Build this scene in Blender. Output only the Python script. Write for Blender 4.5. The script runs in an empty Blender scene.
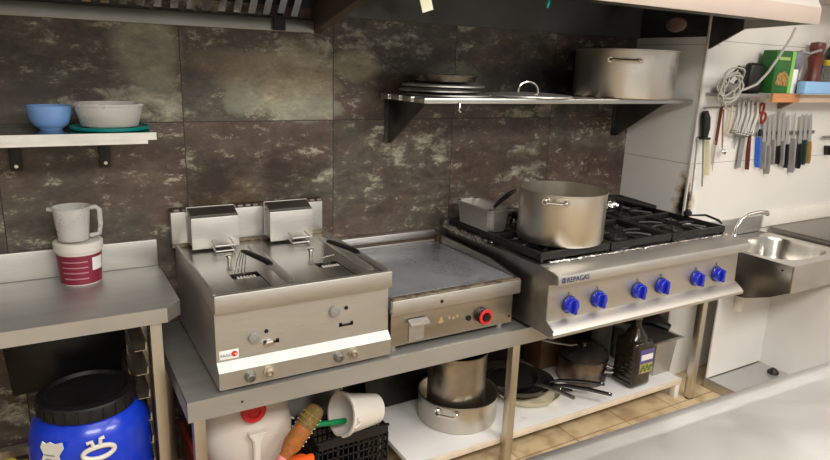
import bpy, bmesh, math, random
from mathutils import Vector, Matrix
R = math.radians
random.seed(7)
SC = bpy.context.scene
COL = SC.collection

# ------------------------------------------------------------------ camera
AX = Vector((0.86489888, -0.09704381, 0.49247581))
AY = Vector((-0.500836, -0.23206275, 0.83385261))
AZ = Vector((0.03336506, -0.96784781, -0.24931385))
cam_d = bpy.data.cameras.new('camera'); cam = bpy.data.objects.new('camera', cam_d); COL.objects.link(cam)
cam.matrix_world = Matrix(((AX[0], -AX[1], -AX[2], 0.0), (AY[0], -AY[1], -AY[2], -2.5), (AZ[0], -AZ[1], -AZ[2], 1.63), (0, 0, 0, 1)))
cam_d.sensor_width = 36.0; cam_d.lens = 36.0 * 636 / 830; cam_d.clip_start = 0.02
SC.camera = cam
# ------------------------------------------------------------------ world, lamps, exposure
w = bpy.data.worlds.new('world'); SC.world = w; w.use_nodes = True
w.node_tree.nodes['Background'].inputs[0].default_value = (1.0, 0.95, 0.89, 1)
w.node_tree.nodes['Background'].inputs[1].default_value = 0.42
def area(name, loc, rot, sx, sy, power, col=(1, .95, .87)):
    l = bpy.data.lights.new(name, 'AREA'); l.shape = 'RECTANGLE'; l.size = sx; l.size_y = sy; l.energy = power; l.color = col
    o = bpy.data.objects.new(name, l); COL.objects.link(o); o.location = loc; o.rotation_euler = rot
    return o
LAMPS = [(0.2, -3.1, 62, (1, .96, .89)), (2.4, -3.1, 66, (1, .96, .89)), (0.6, -1.75, 9, (1, .96, .89)), (2.6, -1.75, 13, (1, .96, .89)), (4.7, -2.5, 18, (1, .88, .76))]
for lx, ly, lp, lc in LAMPS: area('ceiling_lamp_light', (lx, ly, 2.6), (0, 0, 0), 1.5, .8, lp, lc)
SC.view_settings.view_transform = 'Standard'; SC.view_settings.look = 'None'; SC.view_settings.gamma = 1
SC.view_settings.exposure = 0.35
SC.view_settings.use_curve_mapping = False

# ------------------------------------------------------------------ materials
MATS = {}
def newmat(name):
    m = bpy.data.materials.new(name); m.use_nodes = True
    return m, m.node_tree, m.node_tree.nodes['Principled BSDF']
def N(nt, t, **k):
    n = nt.nodes.new(t)
    for a, v in k.items(): setattr(n, a, v)
    return n
def mat(name, col, rough=.5, metal=0.0, var=.12, scale=12.0, bump=0.0, trans=0.0, ior=1.45, stretch=None, coat=0.0, dirt=None, alpha=1.0, rvar=.15):
    if name in MATS: return MATS[name]
    m, nt, b = newmat(name)
    tc = N(nt, 'ShaderNodeTexCoord'); mp = N(nt, 'ShaderNodeMapping'); nz = N(nt, 'ShaderNodeTexNoise')
    nz.inputs['Scale'].default_value = scale; nz.inputs['Detail'].default_value = 5
    if stretch: mp.inputs['Scale'].default_value = stretch
    nt.links.new(tc.outputs['Object'], mp.inputs['Vector']); nt.links.new(mp.outputs[0], nz.inputs['Vector'])
    r = N(nt, 'ShaderNodeValToRGB'); r.color_ramp.elements[0].position = .3; r.color_ramp.elements[1].position = .7
    r.color_ramp.elements[0].color = (*[c * (1 - var) for c in col], 1); r.color_ramp.elements[1].color = (*[min(1, c * (1 + var)) for c in col], 1)
    nt.links.new(nz.outputs['Fac'], r.inputs[0])
    src = r.outputs[0]
    if dirt:
        n2 = N(nt, 'ShaderNodeTexNoise'); n2.inputs['Scale'].default_value = dirt[3]; n2.inputs['Detail'].default_value = 8
        nt.links.new(tc.outputs['Object'], n2.inputs['Vector'])
        r2 = N(nt, 'ShaderNodeValToRGB'); r2.color_ramp.elements[0].position = dirt[4]; r2.color_ramp.elements[1].position = dirt[4] + .12
        mx = N(nt, 'ShaderNodeMix', data_type='RGBA'); nt.links.new(n2.outputs['Fac'], r2.inputs[0]); nt.links.new(r2.outputs[0], mx.inputs['Factor'])
        nt.links.new(src, mx.inputs['A']); mx.inputs['B'].default_value = (dirt[0], dirt[1], dirt[2], 1); src = mx.outputs['Result']
    nt.links.new(src, b.inputs['Base Color'])
    b.inputs['Metallic'].default_value = metal; b.inputs['Roughness'].default_value = rough
    if rvar:
        mr = N(nt, 'ShaderNodeMapRange'); mr.inputs['To Min'].default_value = max(.03, rough * (1 - rvar)); mr.inputs['To Max'].default_value = min(1, rough * (1 + rvar))
        nt.links.new(nz.outputs['Fac'], mr.inputs['Value']); nt.links.new(mr.outputs[0], b.inputs['Roughness'])
    b.inputs['Transmission Weight'].default_value = trans; b.inputs['IOR'].default_value = ior
    b.inputs['Coat Weight'].default_value = coat; b.inputs['Alpha'].default_value = alpha
    if bump:
        bp = N(nt, 'ShaderNodeBump'); bp.inputs['Strength'].default_value = bump; bp.inputs['Distance'].default_value = .004
        nt.links.new(nz.outputs['Fac'], bp.inputs['Height']); nt.links.new(bp.outputs[0], b.inputs['Normal'])
    MATS[name] = m; return m
STEEL = mat('brushed_steel', (.57, .56, .535), .50, 1, .05, 30, .05, stretch=(.6, .6, 9))
STEELW = mat('worn_worktop_steel', (.50, .50, .49), .42, .75, .10, 6, .06, stretch=(.5, 3, 1))
STEELD = mat('dull_dark_steel', (.30, .295, .28), .42, 1, .2, 14, .05)
POLISH = mat('polished_steel', (.70, .68, .64), .14, 1, .05, 20)
LEGM = mat('square_tube_steel', (.62, .58, .50), .38, 1, .06, 30, stretch=(1, 1, .2))
POTM = mat('worn_aluminium', (.62, .585, .52), .33, 1, .10, 9, .05, stretch=(1, 1, .35), dirt=(.42, .36, .27, 5, .60))
POTD = mat('sooty_aluminium', (.44, .40, .34), .38, 1, .25, 7, .05, dirt=(.16, .13, .10, 6, .56))
BLACKIRON = mat('black_cast_iron', (.014, .013, .012), .45, .2, .5, 30, .5)
BLACKPL = mat('black_plastic', (.007, .007, .008), .42, 0, .2, 20)
BLACKSHEET = mat('black_baking_sheet', (.03, .028, .026), .35, .6, .3, 15)
FRYPAN = mat('black_pan_coating', (.018, .016, .015), .32, 0, .3, 12)
FOIL = mat('aluminium_foil', (.78, .77, .75), .22, 1, .05, 60, .9)
WHITEPL = mat('white_plastic', (.74, .71, .66), .4, 0, .04, 8)
WHITESHELF = mat('white_laminate', (.70, .70, .70), .35, 0, .05, 5, dirt=(.42, .40, .38, 9, .68))
WHITESTEEL = mat('pale_steel_shelf', (.66, .66, .64), .35, .35, .05, 8)
HOODW = mat('hood_front_steel', (.60, .57, .54), .5, .5, .04, 6, stretch=(.3, 1, 1))
HOODD = mat('hood_inside_steel', (.11, .11, .105), .45, .8, .35, 4, dirt=(.03, .028, .026, 3, .5))
BLUEPL = mat('blue_plastic', (.006, .045, .62), .28, 0, .08, 5, coat=.3)
KNOBB = mat('blue_knob_plastic', (.008, .02, .42), .25, 0, .1, 20, coat=.5)
REDPL = mat('red_plastic', (.62, .03, .035), .3, 0, .08, 8)
DARKRED = mat('dark_red_plastic', (.26, .02, .014), .4, 0, .12, 8)
ORANGE = mat('orange_plastic', (.85, .12, .015), .35, 0, .1, 8)
GREENPL = mat('green_plastic', (.0, .20, .07), .3, 0, .1, 8)
TEAL = mat('teal_plastic', (.0, .24, .22), .3, 0, .08, 8)
YELLOW = mat('yellow_plastic', (.75, .58, .05), .4, 0, .1, 8)
BLUEBOWL = mat('pale_blue_plastic', (.20, .38, .74), .25, 0, .08, 10)
BURG = mat('burgundy_label', (.22, .018, .042), .4, 0, .05, 8)
PAPER = mat('white_paper', (.82, .82, .80), .6, 0, .03, 8)
CREAM = mat('cream_plastic', (.74, .68, .48), .45, 0, .05, 8)
CABLE = mat('pale_cable', (.38, .37, .34), .5, 0, .05, 8)
BROWNWOOD = mat('dark_red_wood', (.13, .03, .022), .35, 0, .3, 10, stretch=(4, 4, .5))
WOOD = mat('orange_wood', (.55, .24, .10), .45, 0, .15, 8, stretch=(.5, 6, 6))
BEIGEWOOD = mat('beige_wood', (.60, .46, .34), .45, 0, .1, 8, stretch=(.5, 6, 6))
FROST = mat('translucent_plastic', (.86, .86, .84), .28, 0, .03, 8, trans=.55, ior=1.15)
CLEAR = mat('clear_plastic', (.85, .86, .84), .10, 0, .02, 8, trans=.92, ior=1.1)
JERRY = mat('milky_plastic', (.78, .73, .67), .35, 0, .04, 5, trans=.15, ior=1.2)
AMBER = mat('amber_bottle', (.60, .45, .18), .12, 0, .1, 8, trans=.8, ior=1.15)
SAUCE = mat('orange_sauce', (.72, .16, .03), .4, 0, .35, 60)
OLIVEGLASS = mat('dark_olive_plastic', (.018, .015, .008), .15, 0, .2, 8, coat=.5)
CARTON = mat('green_carton', (.02, .12, .02), .45, 0, .25, 14)
CARTONLIGHT = mat('bright_green_carton', (.22, .52, .10), .45, 0, .1, 10)
CARDB = mat('brown_cardboard', (.16, .09, .045), .8, 0, .2, 12)
GREYH = mat('grey_handle', (.30, .30, .30), .4, .3, .1, 12)
BROWNH = mat('tan_handle', (.34, .20, .06), .5, 0, .15, 12)
DGREENH = mat('dark_green_handle', (.015, .05, .035), .4, 0, .1, 12)
BLUEH = mat('blue_handle', (.02, .13, .68), .3, 0, .05, 12)
LIGHTBLUE = mat('light_blue_plastic', (.26, .48, .78), .35, 0, .05, 12)
PICT = mat('brown_printed_picture', (.30, .18, .05), .45, 0, .7, 60)
PURPLE = mat('violet_label', (.10, .08, .26), .4, 0, .1, 12)
BADGE = mat('blue_print', (.02, .03, .14), .4, 0, .05, 12)
GRIDPLATE = mat('griddle_plate', (.42, .45, .50), .28, .65, .15, 8, .04, dirt=(.18, .17, .16, 4, .60))
GREASE = mat('burnt_grease', (.07, .038, .018), .45, 0, .5, 25, .6)
GREASELINE = mat('grease_edge', (.22, .18, .13), .4, .5, .7, 45, .6)
PASTE = mat('yellow_sticker', (.36, .27, .11), .5, 0, .2, 40)
FOOD = mat('orange_food', (.80, .45, .20), .6, 0, .4, 20, .5)

def tile_dark():
    m, nt, b = newmat('rust_slate_tile')
    L = nt.links.new
    tc = N(nt, 'ShaderNodeTexCoord'); sp = N(nt, 'ShaderNodeSeparateXYZ'); L(tc.outputs['Object'], sp.inputs[0])
    ax = N(nt, 'ShaderNodeMath', operation='ADD'); ax.inputs[1].default_value = 6 + .14; L(sp.outputs['X'], ax.inputs[0])
    az = N(nt, 'ShaderNodeMath', operation='ADD'); az.inputs[1].default_value = .4; L(sp.outputs['Z'], az.inputs[0])
    cb = N(nt, 'ShaderNodeCombineXYZ'); L(ax.outputs[0], cb.inputs[0]); L(az.outputs[0], cb.inputs[1])
    br = N(nt, 'ShaderNodeTexBrick'); br.offset = 0; br.squash = 1
    br.inputs['Scale'].default_value = 1; br.inputs['Mortar Size'].default_value = .0018; br.inputs['Mortar Smooth'].default_value = .1
    br.inputs['Brick Width'].default_value = .6; br.inputs['Row Height'].default_value = .6; br.inputs['Bias'].default_value = 0
    br.inputs['Color1'].default_value = (0, 0, 0, 1); br.inputs['Color2'].default_value = (1, 1, 1, 1); br.inputs['Mortar'].default_value = (.5, .5, .5, 1)
    L(cb.outputs[0], br.inputs['Vector'])
    # every tile shifts the pattern
    sc = N(nt, 'ShaderNodeVectorMath', operation='SCALE'); L(br.outputs['Color'], sc.inputs[0]); sc.inputs['Scale'].default_value = 4
    ad = N(nt, 'ShaderNodeVectorMath', operation='ADD'); L(tc.outputs['Object'], ad.inputs[0]); L(sc.outputs[0], ad.inputs[1])
    mp = N(nt, 'ShaderNodeMapping'); mp.inputs['Scale'].default_value = (.75, 1, 1.35); L(ad.outputs[0], mp.inputs[0])
    def noise(s, d, dist, rough=.6):
        n = N(nt, 'ShaderNodeTexNoise'); n.inputs['Scale'].default_value = s; n.inputs['Detail'].default_value = d
        n.inputs['Distortion'].default_value = dist; n.inputs['Roughness'].default_value = rough; L(mp.outputs[0], n.inputs['Vector']); return n
    n1 = noise(2.6, 12, .15, .66); n2 = noise(13, 10, .25, .74); n3 = noise(2.0, 5, .1); n4 = noise(55, 6, .1, .7); n5 = noise(6, 8, .1, .65)
    def ramp(src_, p0, p1, c0, c1):
        r = N(nt, 'ShaderNodeValToRGB'); r.color_ramp.elements[0].position = p0; r.color_ramp.elements[1].position = p1
        r.color_ramp.elements[0].color = (*c0, 1); r.color_ramp.elements[1].color = (*c1, 1); L(src_, r.inputs[0]); return r.outputs[0]
    def mix(f, a, b_):
        m_ = N(nt, 'ShaderNodeMix', data_type='RGBA'); L(f, m_.inputs['Factor']); L(a, m_.inputs['A']); L(b_, m_.inputs['B']); return m_.outputs['Result']
    base = ramp(n5.outputs['Fac'], .38, .64, (.058, .037, .030), (.125, .088, .068))
    grey = ramp(n2.outputs['Fac'], .35, .65, (.060, .055, .045), (.115, .105, .082))
    src = mix(ramp(n3.outputs['Fac'], .47, .58, (0, 0, 0), (.85, .85, .85)), base, grey)
    # weathered patches: crisp edged, more of them in the upper row of tiles
    zz = N(nt, 'ShaderNodeMapRange'); L(sp.outputs['Z'], zz.inputs[0]); zz.inputs['From Min'].default_value = 1.38; zz.inputs['From Max'].default_value = 1.42; zz.inputs['To Min'].default_value = -.075; zz.inputs['To Max'].default_value = -.005
    add = N(nt, 'ShaderNodeMath', operation='ADD'); L(n1.outputs['Fac'], add.inputs[0]); L(zz.outputs[0], add.inputs[1])
    mulx = N(nt, 'ShaderNodeMath', operation='MULTIPLY_ADD'); L(n2.outputs['Fac'], mulx.inputs[0]); mulx.inputs[1].default_value = .38; L(add.outputs[0], mulx.inputs[2])
    pale = ramp(n2.outputs['Fac'], .36, .62, (.135, .125, .085), (.34, .33, .25))
    src = mix(ramp(mulx.outputs[0], .70, .755, (0, 0, 0), (.85, .85, .85)), src, pale)
    spk = N(nt, 'ShaderNodeMath', operation='MULTIPLY_ADD'); L(n4.outputs['Fac'], spk.inputs[0]); spk.inputs[1].default_value = .5; L(n2.outputs['Fac'], spk.inputs[2])
    src = mix(ramp(spk.outputs[0], .83, .90, (0, 0, 0), (.6, .6, .6)), src, pale)
    r4 = N(nt, 'ShaderNodeMapRange'); r4.inputs['To Min'].default_value = .55; r4.inputs['To Max'].default_value = 1.45; L(n4.outputs['Fac'], r4.inputs[0])
    # lime-washed bloom above the fryer, scorch stains, dark areas behind the hob: marks with a shape of their own
    def blob(cx, cz, rx, rz, col, amt, src, soft=.55):
        sub = N(nt, 'ShaderNodeVectorMath', operation='SUBTRACT'); L(tc.outputs['Object'], sub.inputs[0]); sub.inputs[1].default_value = (cx, 0, cz)
        mul = N(nt, 'ShaderNodeVectorMath', operation='MULTIPLY'); L(sub.outputs[0], mul.inputs[0]); mul.inputs[1].default_value = (1 / rx, 0, 1 / rz)
        ln = N(nt, 'ShaderNodeVectorMath', operation='LENGTH'); L(mul.outputs[0], ln.inputs[0])
        a = N(nt, 'ShaderNodeMath', operation='MULTIPLY_ADD'); L(n2.outputs['Fac'], a.inputs[0]); a.inputs[1].default_value = 1.5; L(ln.outputs['Value'], a.inputs[2])
        rr = N(nt, 'ShaderNodeMapRange'); L(a.outputs[0], rr.inputs[0]); rr.inputs['From Min'].default_value = 1.75; rr.inputs['From Max'].default_value = 1.75 - soft
        rr.inputs['To Min'].default_value = 0; rr.inputs['To Max'].default_value = amt
        mm = N(nt, 'ShaderNodeMix', data_type='RGBA'); L(rr.outputs[0], mm.inputs['Factor']); L(src, mm.inputs['A']); mm.inputs['B'].default_value = (*col, 1)
        return mm.outputs['Result']
    src = blob(.84, 1.55, .27, .16, (.36, .32, .215), .8, src, .35)
    src = blob(.93, 1.45, .19, .06, (.30, .32, .24), .7, src, .3)
    src = blob(.70, 1.48, .10, .07, (.27, .30, .23), .6, src, .3)
    src = blob(.60, 1.62, .13, .06, (.27, .22, .15), .5, src, .4)
    src = blob(1.16, 1.62, .13, .07, (.33, .31, .21), .75, src, .35)
    src = blob(.35, 1.66, .13, .15, (.30, .31, .22), .75, src, .35)
    src = blob(1.66, 1.58, .18, .08, (.27, .27, .19), .7, src, .35)
    src = blob(.60, 1.13, .22, .10, (.16, .10, .05), .5, src)
    src = blob(.56, 1.165, .15, .13, (.022, .011, .007), .9, src, .7)
    src = blob(.84, 1.19, .17, .12, (.026, .013, .008), .85, src, .7)
    src = blob(1.27, 1.54, .11, .06, (.05, .028, .018), .6, src, .7)
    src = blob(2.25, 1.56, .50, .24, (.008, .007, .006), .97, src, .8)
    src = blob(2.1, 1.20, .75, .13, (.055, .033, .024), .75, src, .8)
    r5 = N(nt, 'ShaderNodeMapRange'); r5.inputs['From Min'].default_value = .3; r5.inputs['From Max'].default_value = .7; r5.inputs['To Min'].default_value = .62; r5.inputs['To Max'].default_value = 1.38; L(n2.outputs['Fac'], r5.inputs[0])
    mm5 = N(nt, 'ShaderNodeMath', operation='MULTIPLY'); L(r4.outputs[0], mm5.inputs[0]); L(r5.outputs[0], mm5.inputs[1])
    m3 = N(nt, 'ShaderNodeVectorMath', operation='SCALE'); L(src, m3.inputs[0]); L(mm5.outputs[0], m3.inputs['Scale'])
    src = m3.outputs[0]
    mo = N(nt, 'ShaderNodeMix', data_type='RGBA'); L(br.outputs['Fac'], mo.inputs['Factor']); L(src, mo.inputs['A']); mo.inputs['B'].default_value = (.02, .012, .010, 1)
    L(mo.outputs['Result'], b.inputs['Base Color'])
    rg = N(nt, 'ShaderNodeMapRange'); L(n2.outputs['Fac'], rg.inputs[0]); rg.inputs['To Min'].default_value = .30; rg.inputs['To Max'].default_value = .60; L(rg.outputs[0], b.inputs['Roughness'])
    b.inputs['Specular IOR Level'].default_value = .45
    bp = N(nt, 'ShaderNodeBump'); bp.inputs['Strength'].default_value = .15; bp.inputs['Distance'].default_value = .003; L(n2.outputs['Fac'], bp.inputs['Height']); L(bp.outputs[0], b.inputs['Normal'])
    return m
def tile_white(name, zs, burn=None, col=(.74, .725, .69), vx=None):
    m, nt, b = newmat(name); L = nt.links.new
    tc = N(nt, 'ShaderNodeTexCoord'); sp = N(nt, 'ShaderNodeSeparateXYZ'); L(tc.outputs['Object'], sp.inputs[0])
    nz = N(nt, 'ShaderNodeTexNoise'); nz.inputs['Scale'].default_value = 2.5; nz.inputs['Detail'].default_value = 5; L(tc.outputs['Object'], nz.inputs['Vector'])
    r = N(nt, 'ShaderNodeValToRGB'); r.color_ramp.elements[0].color = (*[c * .93 for c in col], 1); r.color_ramp.elements[1].color = (*[c * 1.05 for c in col], 1); L(nz.outputs['Fac'], r.inputs[0])
    src = r.outputs[0]
    for ax, z in [('Z', z) for z in zs] + [('X', x) for x in (vx or [])]:
        s = N(nt, 'ShaderNodeMath', operation='SUBTRACT'); L(sp.outputs[ax], s.inputs[0]); s.inputs[1].default_value = z
        a = N(nt, 'ShaderNodeMath', operation='ABSOLUTE'); L(s.outputs[0], a.inputs[0])
        c = N(nt, 'ShaderNodeMath', operation='LESS_THAN'); L(a.outputs[0], c.inputs[0]); c.inputs[1].default_value = .0016
        mm = N(nt, 'ShaderNodeMix', data_type='RGBA'); L(c.outputs[0], mm.inputs['Factor']); L(src, mm.inputs['A']); mm.inputs['B'].default_value = (.34, .33, .30, 1); src = mm.outputs['Result']
    if burn:
        for (cy, cz, ry, rz, colr, amt) in burn:
            sub = N(nt, 'ShaderNodeVectorMath', operation='SUBTRACT'); L(tc.outputs['Object'], sub.inputs[0]); sub.inputs[1].default_value = (2.83, cy, cz)
            mul = N(nt, 'ShaderNodeVectorMath', operation='MULTIPLY'); L(sub.outputs[0], mul.inputs[0]); mul.inputs[1].default_value = (1 / ry, 1 / ry, 1 / rz)
            ln = N(nt, 'ShaderNodeVectorMath', operation='LENGTH'); L(mul.outputs[0], ln.inputs[0])
            n2 = N(nt, 'ShaderNodeTexNoise'); n2.inputs['Scale'].default_value = 22; n2.inputs['Detail'].default_value = 4
            L(tc.outputs['Object'], n2.inputs['Vector'])
            a = N(nt, 'ShaderNodeMath', operation='MULTIPLY_ADD'); L(n2.outputs['Fac'], a.inputs[0]); a.inputs[1].default_value = 1.4; L(ln.outputs['Value'], a.inputs[2])
            rr = N(nt, 'ShaderNodeMapRange'); L(a.outputs[0], rr.inputs[0]); rr.inputs['From Min'].default_value = 1.7; rr.inputs['From Max'].default_value = 1.2
            rr.inputs['To Min'].default_value = 0; rr.inputs['To Max'].default_value = amt
            mm = N(nt, 'ShaderNodeMix', data_type='RGBA'); L(rr.outputs[0], mm.inputs['Factor']); L(src, mm.inputs['A']); mm.inputs['B'].default_value = (*colr, 1); src = mm.outputs['Result']
    L(src, b.inputs['Base Color']); b.inputs['Roughness'].default_value = .32
    return m
def floor_mat():
    m, nt, b = newmat('beige_floor_tile'); L = nt.links.new
    tc = N(nt, 'ShaderNodeTexCoord')
    br = N(nt, 'ShaderNodeTexBrick'); br.offset = 0; br.inputs['Scale'].default_value = 1; br.inputs['Mortar Size'].default_value = .004; br.inputs['Brick Width'].default_value = .33; br.inputs['Row Height'].default_value = .33
    br.inputs['Color1'].default_value = (.52, .40, .24, 1); br.inputs['Color2'].default_value = (.60, .47, .30, 1); br.inputs['Mortar'].default_value = (.30, .22, .13, 1)
    L(tc.outputs['Object'], br.inputs['Vector'])
    nz = N(nt, 'ShaderNodeTexNoise'); nz.inputs['Scale'].default_value = 9; nz.inputs['Detail'].default_value = 8; L(tc.outputs['Object'], nz.inputs['Vector'])
    r = N(nt, 'ShaderNodeValToRGB'); r.color_ramp.elements[0].position = .36; r.color_ramp.elements[0].color = (.66, .61, .55, 1); r.color_ramp.elements[1].position = .55; L(nz.outputs['Fac'], r.inputs[0])
    mm = N(nt, 'ShaderNodeMix', data_type='RGBA', blend_type='MULTIPLY'); mm.inputs['Factor'].default_value = 1; L(br.outputs['Color'], mm.inputs['A']); L(r.outputs[0], mm.inputs['B'])
    L(mm.outputs['Result'], b.inputs['Base Color']); b.inputs['Roughness'].default_value = .4
    return m
def table_mat():
    m, nt, b = newmat('scratched_steel_table'); L = nt.links.new
    tc = N(nt, 'ShaderNodeTexCoord'); nz = N(nt, 'ShaderNodeTexNoise'); nz.inputs['Scale'].default_value = 5; nz.inputs['Detail'].default_value = 6; nz.inputs['Distortion'].default_value = .6
    L(tc.outputs['Object'], nz.inputs['Vector'])
    r = N(nt, 'ShaderNodeMapRange'); L(nz.outputs['Fac'], r.inputs[0]); r.inputs['To Min'].default_value = .28; r.inputs['To Max'].default_value = .5; L(r.outputs[0], b.inputs['Roughness'])
    b.inputs['Base Color'].default_value = (.68, .68, .68, 1); b.inputs['Metallic'].default_value = .95
    bp = N(nt, 'ShaderNodeBump'); bp.inputs['Strength'].default_value = .25; bp.inputs['Distance'].default_value = .01; L(nz.outputs['Fac'], bp.inputs['Height']); L(bp.outputs[0], b.inputs['Normal'])
    return m
TILE = tile_dark()
WT = tile_white('white_wall_tile', [.595, 1.195, 1.80, 2.4])
WTS = tile_white('white_side_tile', [.595, 1.195, 1.78, 2.4], [(-.425, 1.0, .075, .19, (.36, .24, .10), .75), (-.43, .98, .05, .17, (.012, .008, .006), 1.0)], col=(.76, .755, .73))
FLOORM = floor_mat(); TABLEM = table_mat()

# ------------------------------------------------------------------ mesh builder
class MB:
    def __init__(s): s.bm = bmesh.new(); s.mi = 0
    def _fin(s, geomf):
        for f in geomf: f.material_index = s.mi
    def box(s, x0, x1, y0, y1, z0, z1, bev=0.0, rot=None, seg=2):
        before = set(s.bm.faces)
        r = bmesh.ops.create_cube(s.bm, size=1)
        vs = r['verts']
        for v in vs: v.co = Vector(((x0 + x1) / 2 + v.co.x * (x1 - x0), (y0 + y1) / 2 + v.co.y * (y1 - y0), (z0 + z1) / 2 + v.co.z * (z1 - z0)))
        if bev > 0:
            es = list({e for v in vs for e in v.link_edges})
            bmesh.ops.bevel(s.bm, geom=es, offset=min(bev, .45 * min(abs(x1 - x0), abs(y1 - y0), abs(z1 - z0))), segments=seg, affect='EDGES', profile=.5)
        nf = [f for f in s.bm.faces if f not in before]; s._fin(nf)
        if rot:
            c, M = rot
            for v in {v for f in nf for v in f.verts}: v.co = Vector(c) + M @ (v.co - Vector(c))
        return s
    def prism(s, pts, axis, a, b):
        # pts are 2D in the plane across axis: x->(y,z), y->(x,z), z->(x,y)
        def P(p, t): return {'x': (t, p[0], p[1]), 'y': (p[0], t, p[1]), 'z': (p[0], p[1], t)}[axis]
        va = [s.bm.verts.new(P(p, a)) for p in pts]; vb = [s.bm.verts.new(P(p, b)) for p in pts]
        fs = [s.bm.faces.new(va), s.bm.faces.new(vb[::-1])]
        n = len(pts)
        for i in range(n): fs.append(s.bm.faces.new((va[i], vb[i], vb[(i + 1) % n], va[(i + 1) % n])))
        bmesh.ops.recalc_face_normals(s.bm, faces=fs); s._fin(fs); return s
    def lathe(s, prof, c=(0, 0, 0), seg=40, M=None, sx=1, sy=1):
        # prof: list of (r,z); closed at ends when r==0
        rings = []
        M = M or Matrix.Identity(3); c = Vector(c); fs = []
        for r, z in prof:
            if r < 1e-6: rings.append([s.bm.verts.new(c + M @ Vector((0, 0, z)))])
            else: rings.append([s.bm.verts.new(c + M @ Vector((r * sx * math.cos(2 * math.pi * k / seg), r * sy * math.sin(2 * math.pi * k / seg), z))) for k in range(seg)])
        for a, b in zip(rings, rings[1:]):
            for k in range(seg):
                k2 = (k + 1) % seg
                if len(a) == 1 and len(b) == 1: continue
                if len(a) == 1: fs.append(s.bm.faces.new((a[0], b[k2], b[k])))
                elif len(b) == 1: fs.append(s.bm.faces.new((a[k], a[k2], b[0])))
                else: fs.append(s.bm.faces.new((a[k], a[k2], b[k2], b[k])))
        bmesh.ops.recalc_face_normals(s.bm, faces=fs); s._fin(fs); return s
    def cyl(s, p0, p1, r0, r1=None, seg=20):
        r1 = r0 if r1 is None else r1
        p0 = Vector(p0); p1 = Vector(p1); d = p1 - p0
        M = d.to_track_quat('Z', 'Y').to_matrix(); h = d.length
        return s.lathe([(0, 0), (r0, 0), (r1, h), (0, h)], p0, seg, M)
    def tube(s, pts, r, seg=8, closed=False, flat=1.0):
        pts = [Vector(p) for p in pts]; n = len(pts); rings = []; up = None; fs = []
        for i, p in enumerate(pts):
            if closed: t = (pts[(i + 1) % n] - pts[i - 1]).normalized()
            else: t = (pts[min(i + 1, n - 1)] - pts[max(i - 1, 0)]).normalized()
            if up is None: up = Vector((0, 0, 1)) if abs(t.z) < .9 else Vector((1, 0, 0))
            a = t.cross(up).normalized(); b = a.cross(t).normalized(); up = b
            rr = r[i] if isinstance(r, (list, tuple)) else r
            rings.append([s.bm.verts.new(p + a * rr * math.cos(2 * math.pi * k / seg) + b * rr * flat * math.sin(2 * math.pi * k / seg)) for k in range(seg)])
        rng = range(n) if closed else range(n - 1)
        for i in rng:
            A = rings[i]; B = rings[(i + 1) % n]
            for k in range(seg): fs.append(s.bm.faces.new((A[k], A[(k + 1) % seg], B[(k + 1) % seg], B[k])))
        if not closed: fs.append(s.bm.faces.new(rings[0][::-1])); fs.append(s.bm.faces.new(rings[-1]))
        bmesh.ops.recalc_face_normals(s.bm, faces=fs); s._fin(fs); return s
    def grid(s, nx, ny, f):
        vs = [[s.bm.verts.new(f(i / nx, j / ny)) for j in range(ny + 1)] for i in range(nx + 1)]
        fs = [s.bm.faces.new((vs[i][j], vs[i + 1][j], vs[i + 1][j + 1], vs[i][j + 1])) for i in range(nx) for j in range(ny)]
        s._fin(fs); return s
    def build(s, name, m, parent=None, origin=None, sharp=35, loc=None):
        if origin is None: origin = (0, 0, 0) if parent is None else tuple(parent.location) if parent.parent is None else tuple(parent.parent.location + parent.location)
        o_ = Vector(origin)
        for v in s.bm.verts: v.co -= o_
        for f in s.bm.faces: f.smooth = True
        for e in s.bm.edges:
            if len(e.link_faces) == 2 and e.calc_face_angle(0) > R(sharp): e.smooth = False
        me = bpy.data.meshes.new(name); s.bm.to_mesh(me); s.bm.free()
        for q in (m if isinstance(m, (list, tuple)) else [m]): me.materials.append(q)
        o = bpy.data.objects.new(name, me); COL.objects.link(o)
        if parent is None: o.location = o_
        else: o.parent = parent
        return o
def tag(o, label=None, cat=None, group=None, kind=None):
    if label: o['label'] = label
    if cat: o['category'] = cat
    if group: o['group'] = group
    if kind: o['kind'] = kind
    return o
def thing(name, label, cat, loc=(0, 0, 0), group=None):
    o = bpy.data.objects.new(name, None); COL.objects.link(o); o.location = loc; o.empty_display_size = .05
    return tag(o, label, cat, group)
def struct(name, mb, m): return tag(mb.build(name, m), kind='structure')
def text(s, size, loc, rot, m, parent, name='lettering', ext=.0006):
    cu = bpy.data.curves.new('t', 'FONT'); cu.body = s; cu.size = size; cu.extrude = ext; cu.align_x = 'LEFT'; cu.resolution_u = 3
    t = bpy.data.objects.new('t', cu); COL.objects.link(t)
    bpy.context.view_layer.update()
    me = bpy.data.meshes.new_from_object(t.evaluated_get(bpy.context.evaluated_depsgraph_get()))
    bpy.data.objects.remove(t); me.materials.clear(); me.materials.append(m)
    M = Matrix.Translation(Vector(loc)) @ rot.to_4x4(); me.transform(M)
    me.transform(Matrix.Translation(-Vector(parent.location)))
    o = bpy.data.objects.new(name, me); COL.objects.link(o); o.parent = parent; return o
def rx(a): return Matrix.Rotation(R(a), 3, 'X')
def ry(a): return Matrix.Rotation(R(a), 3, 'Y')
def rz(a): return Matrix.Rotation(R(a), 3, 'Z')
FACE = rx(90)      # text standing upright facing the kitchen

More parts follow.
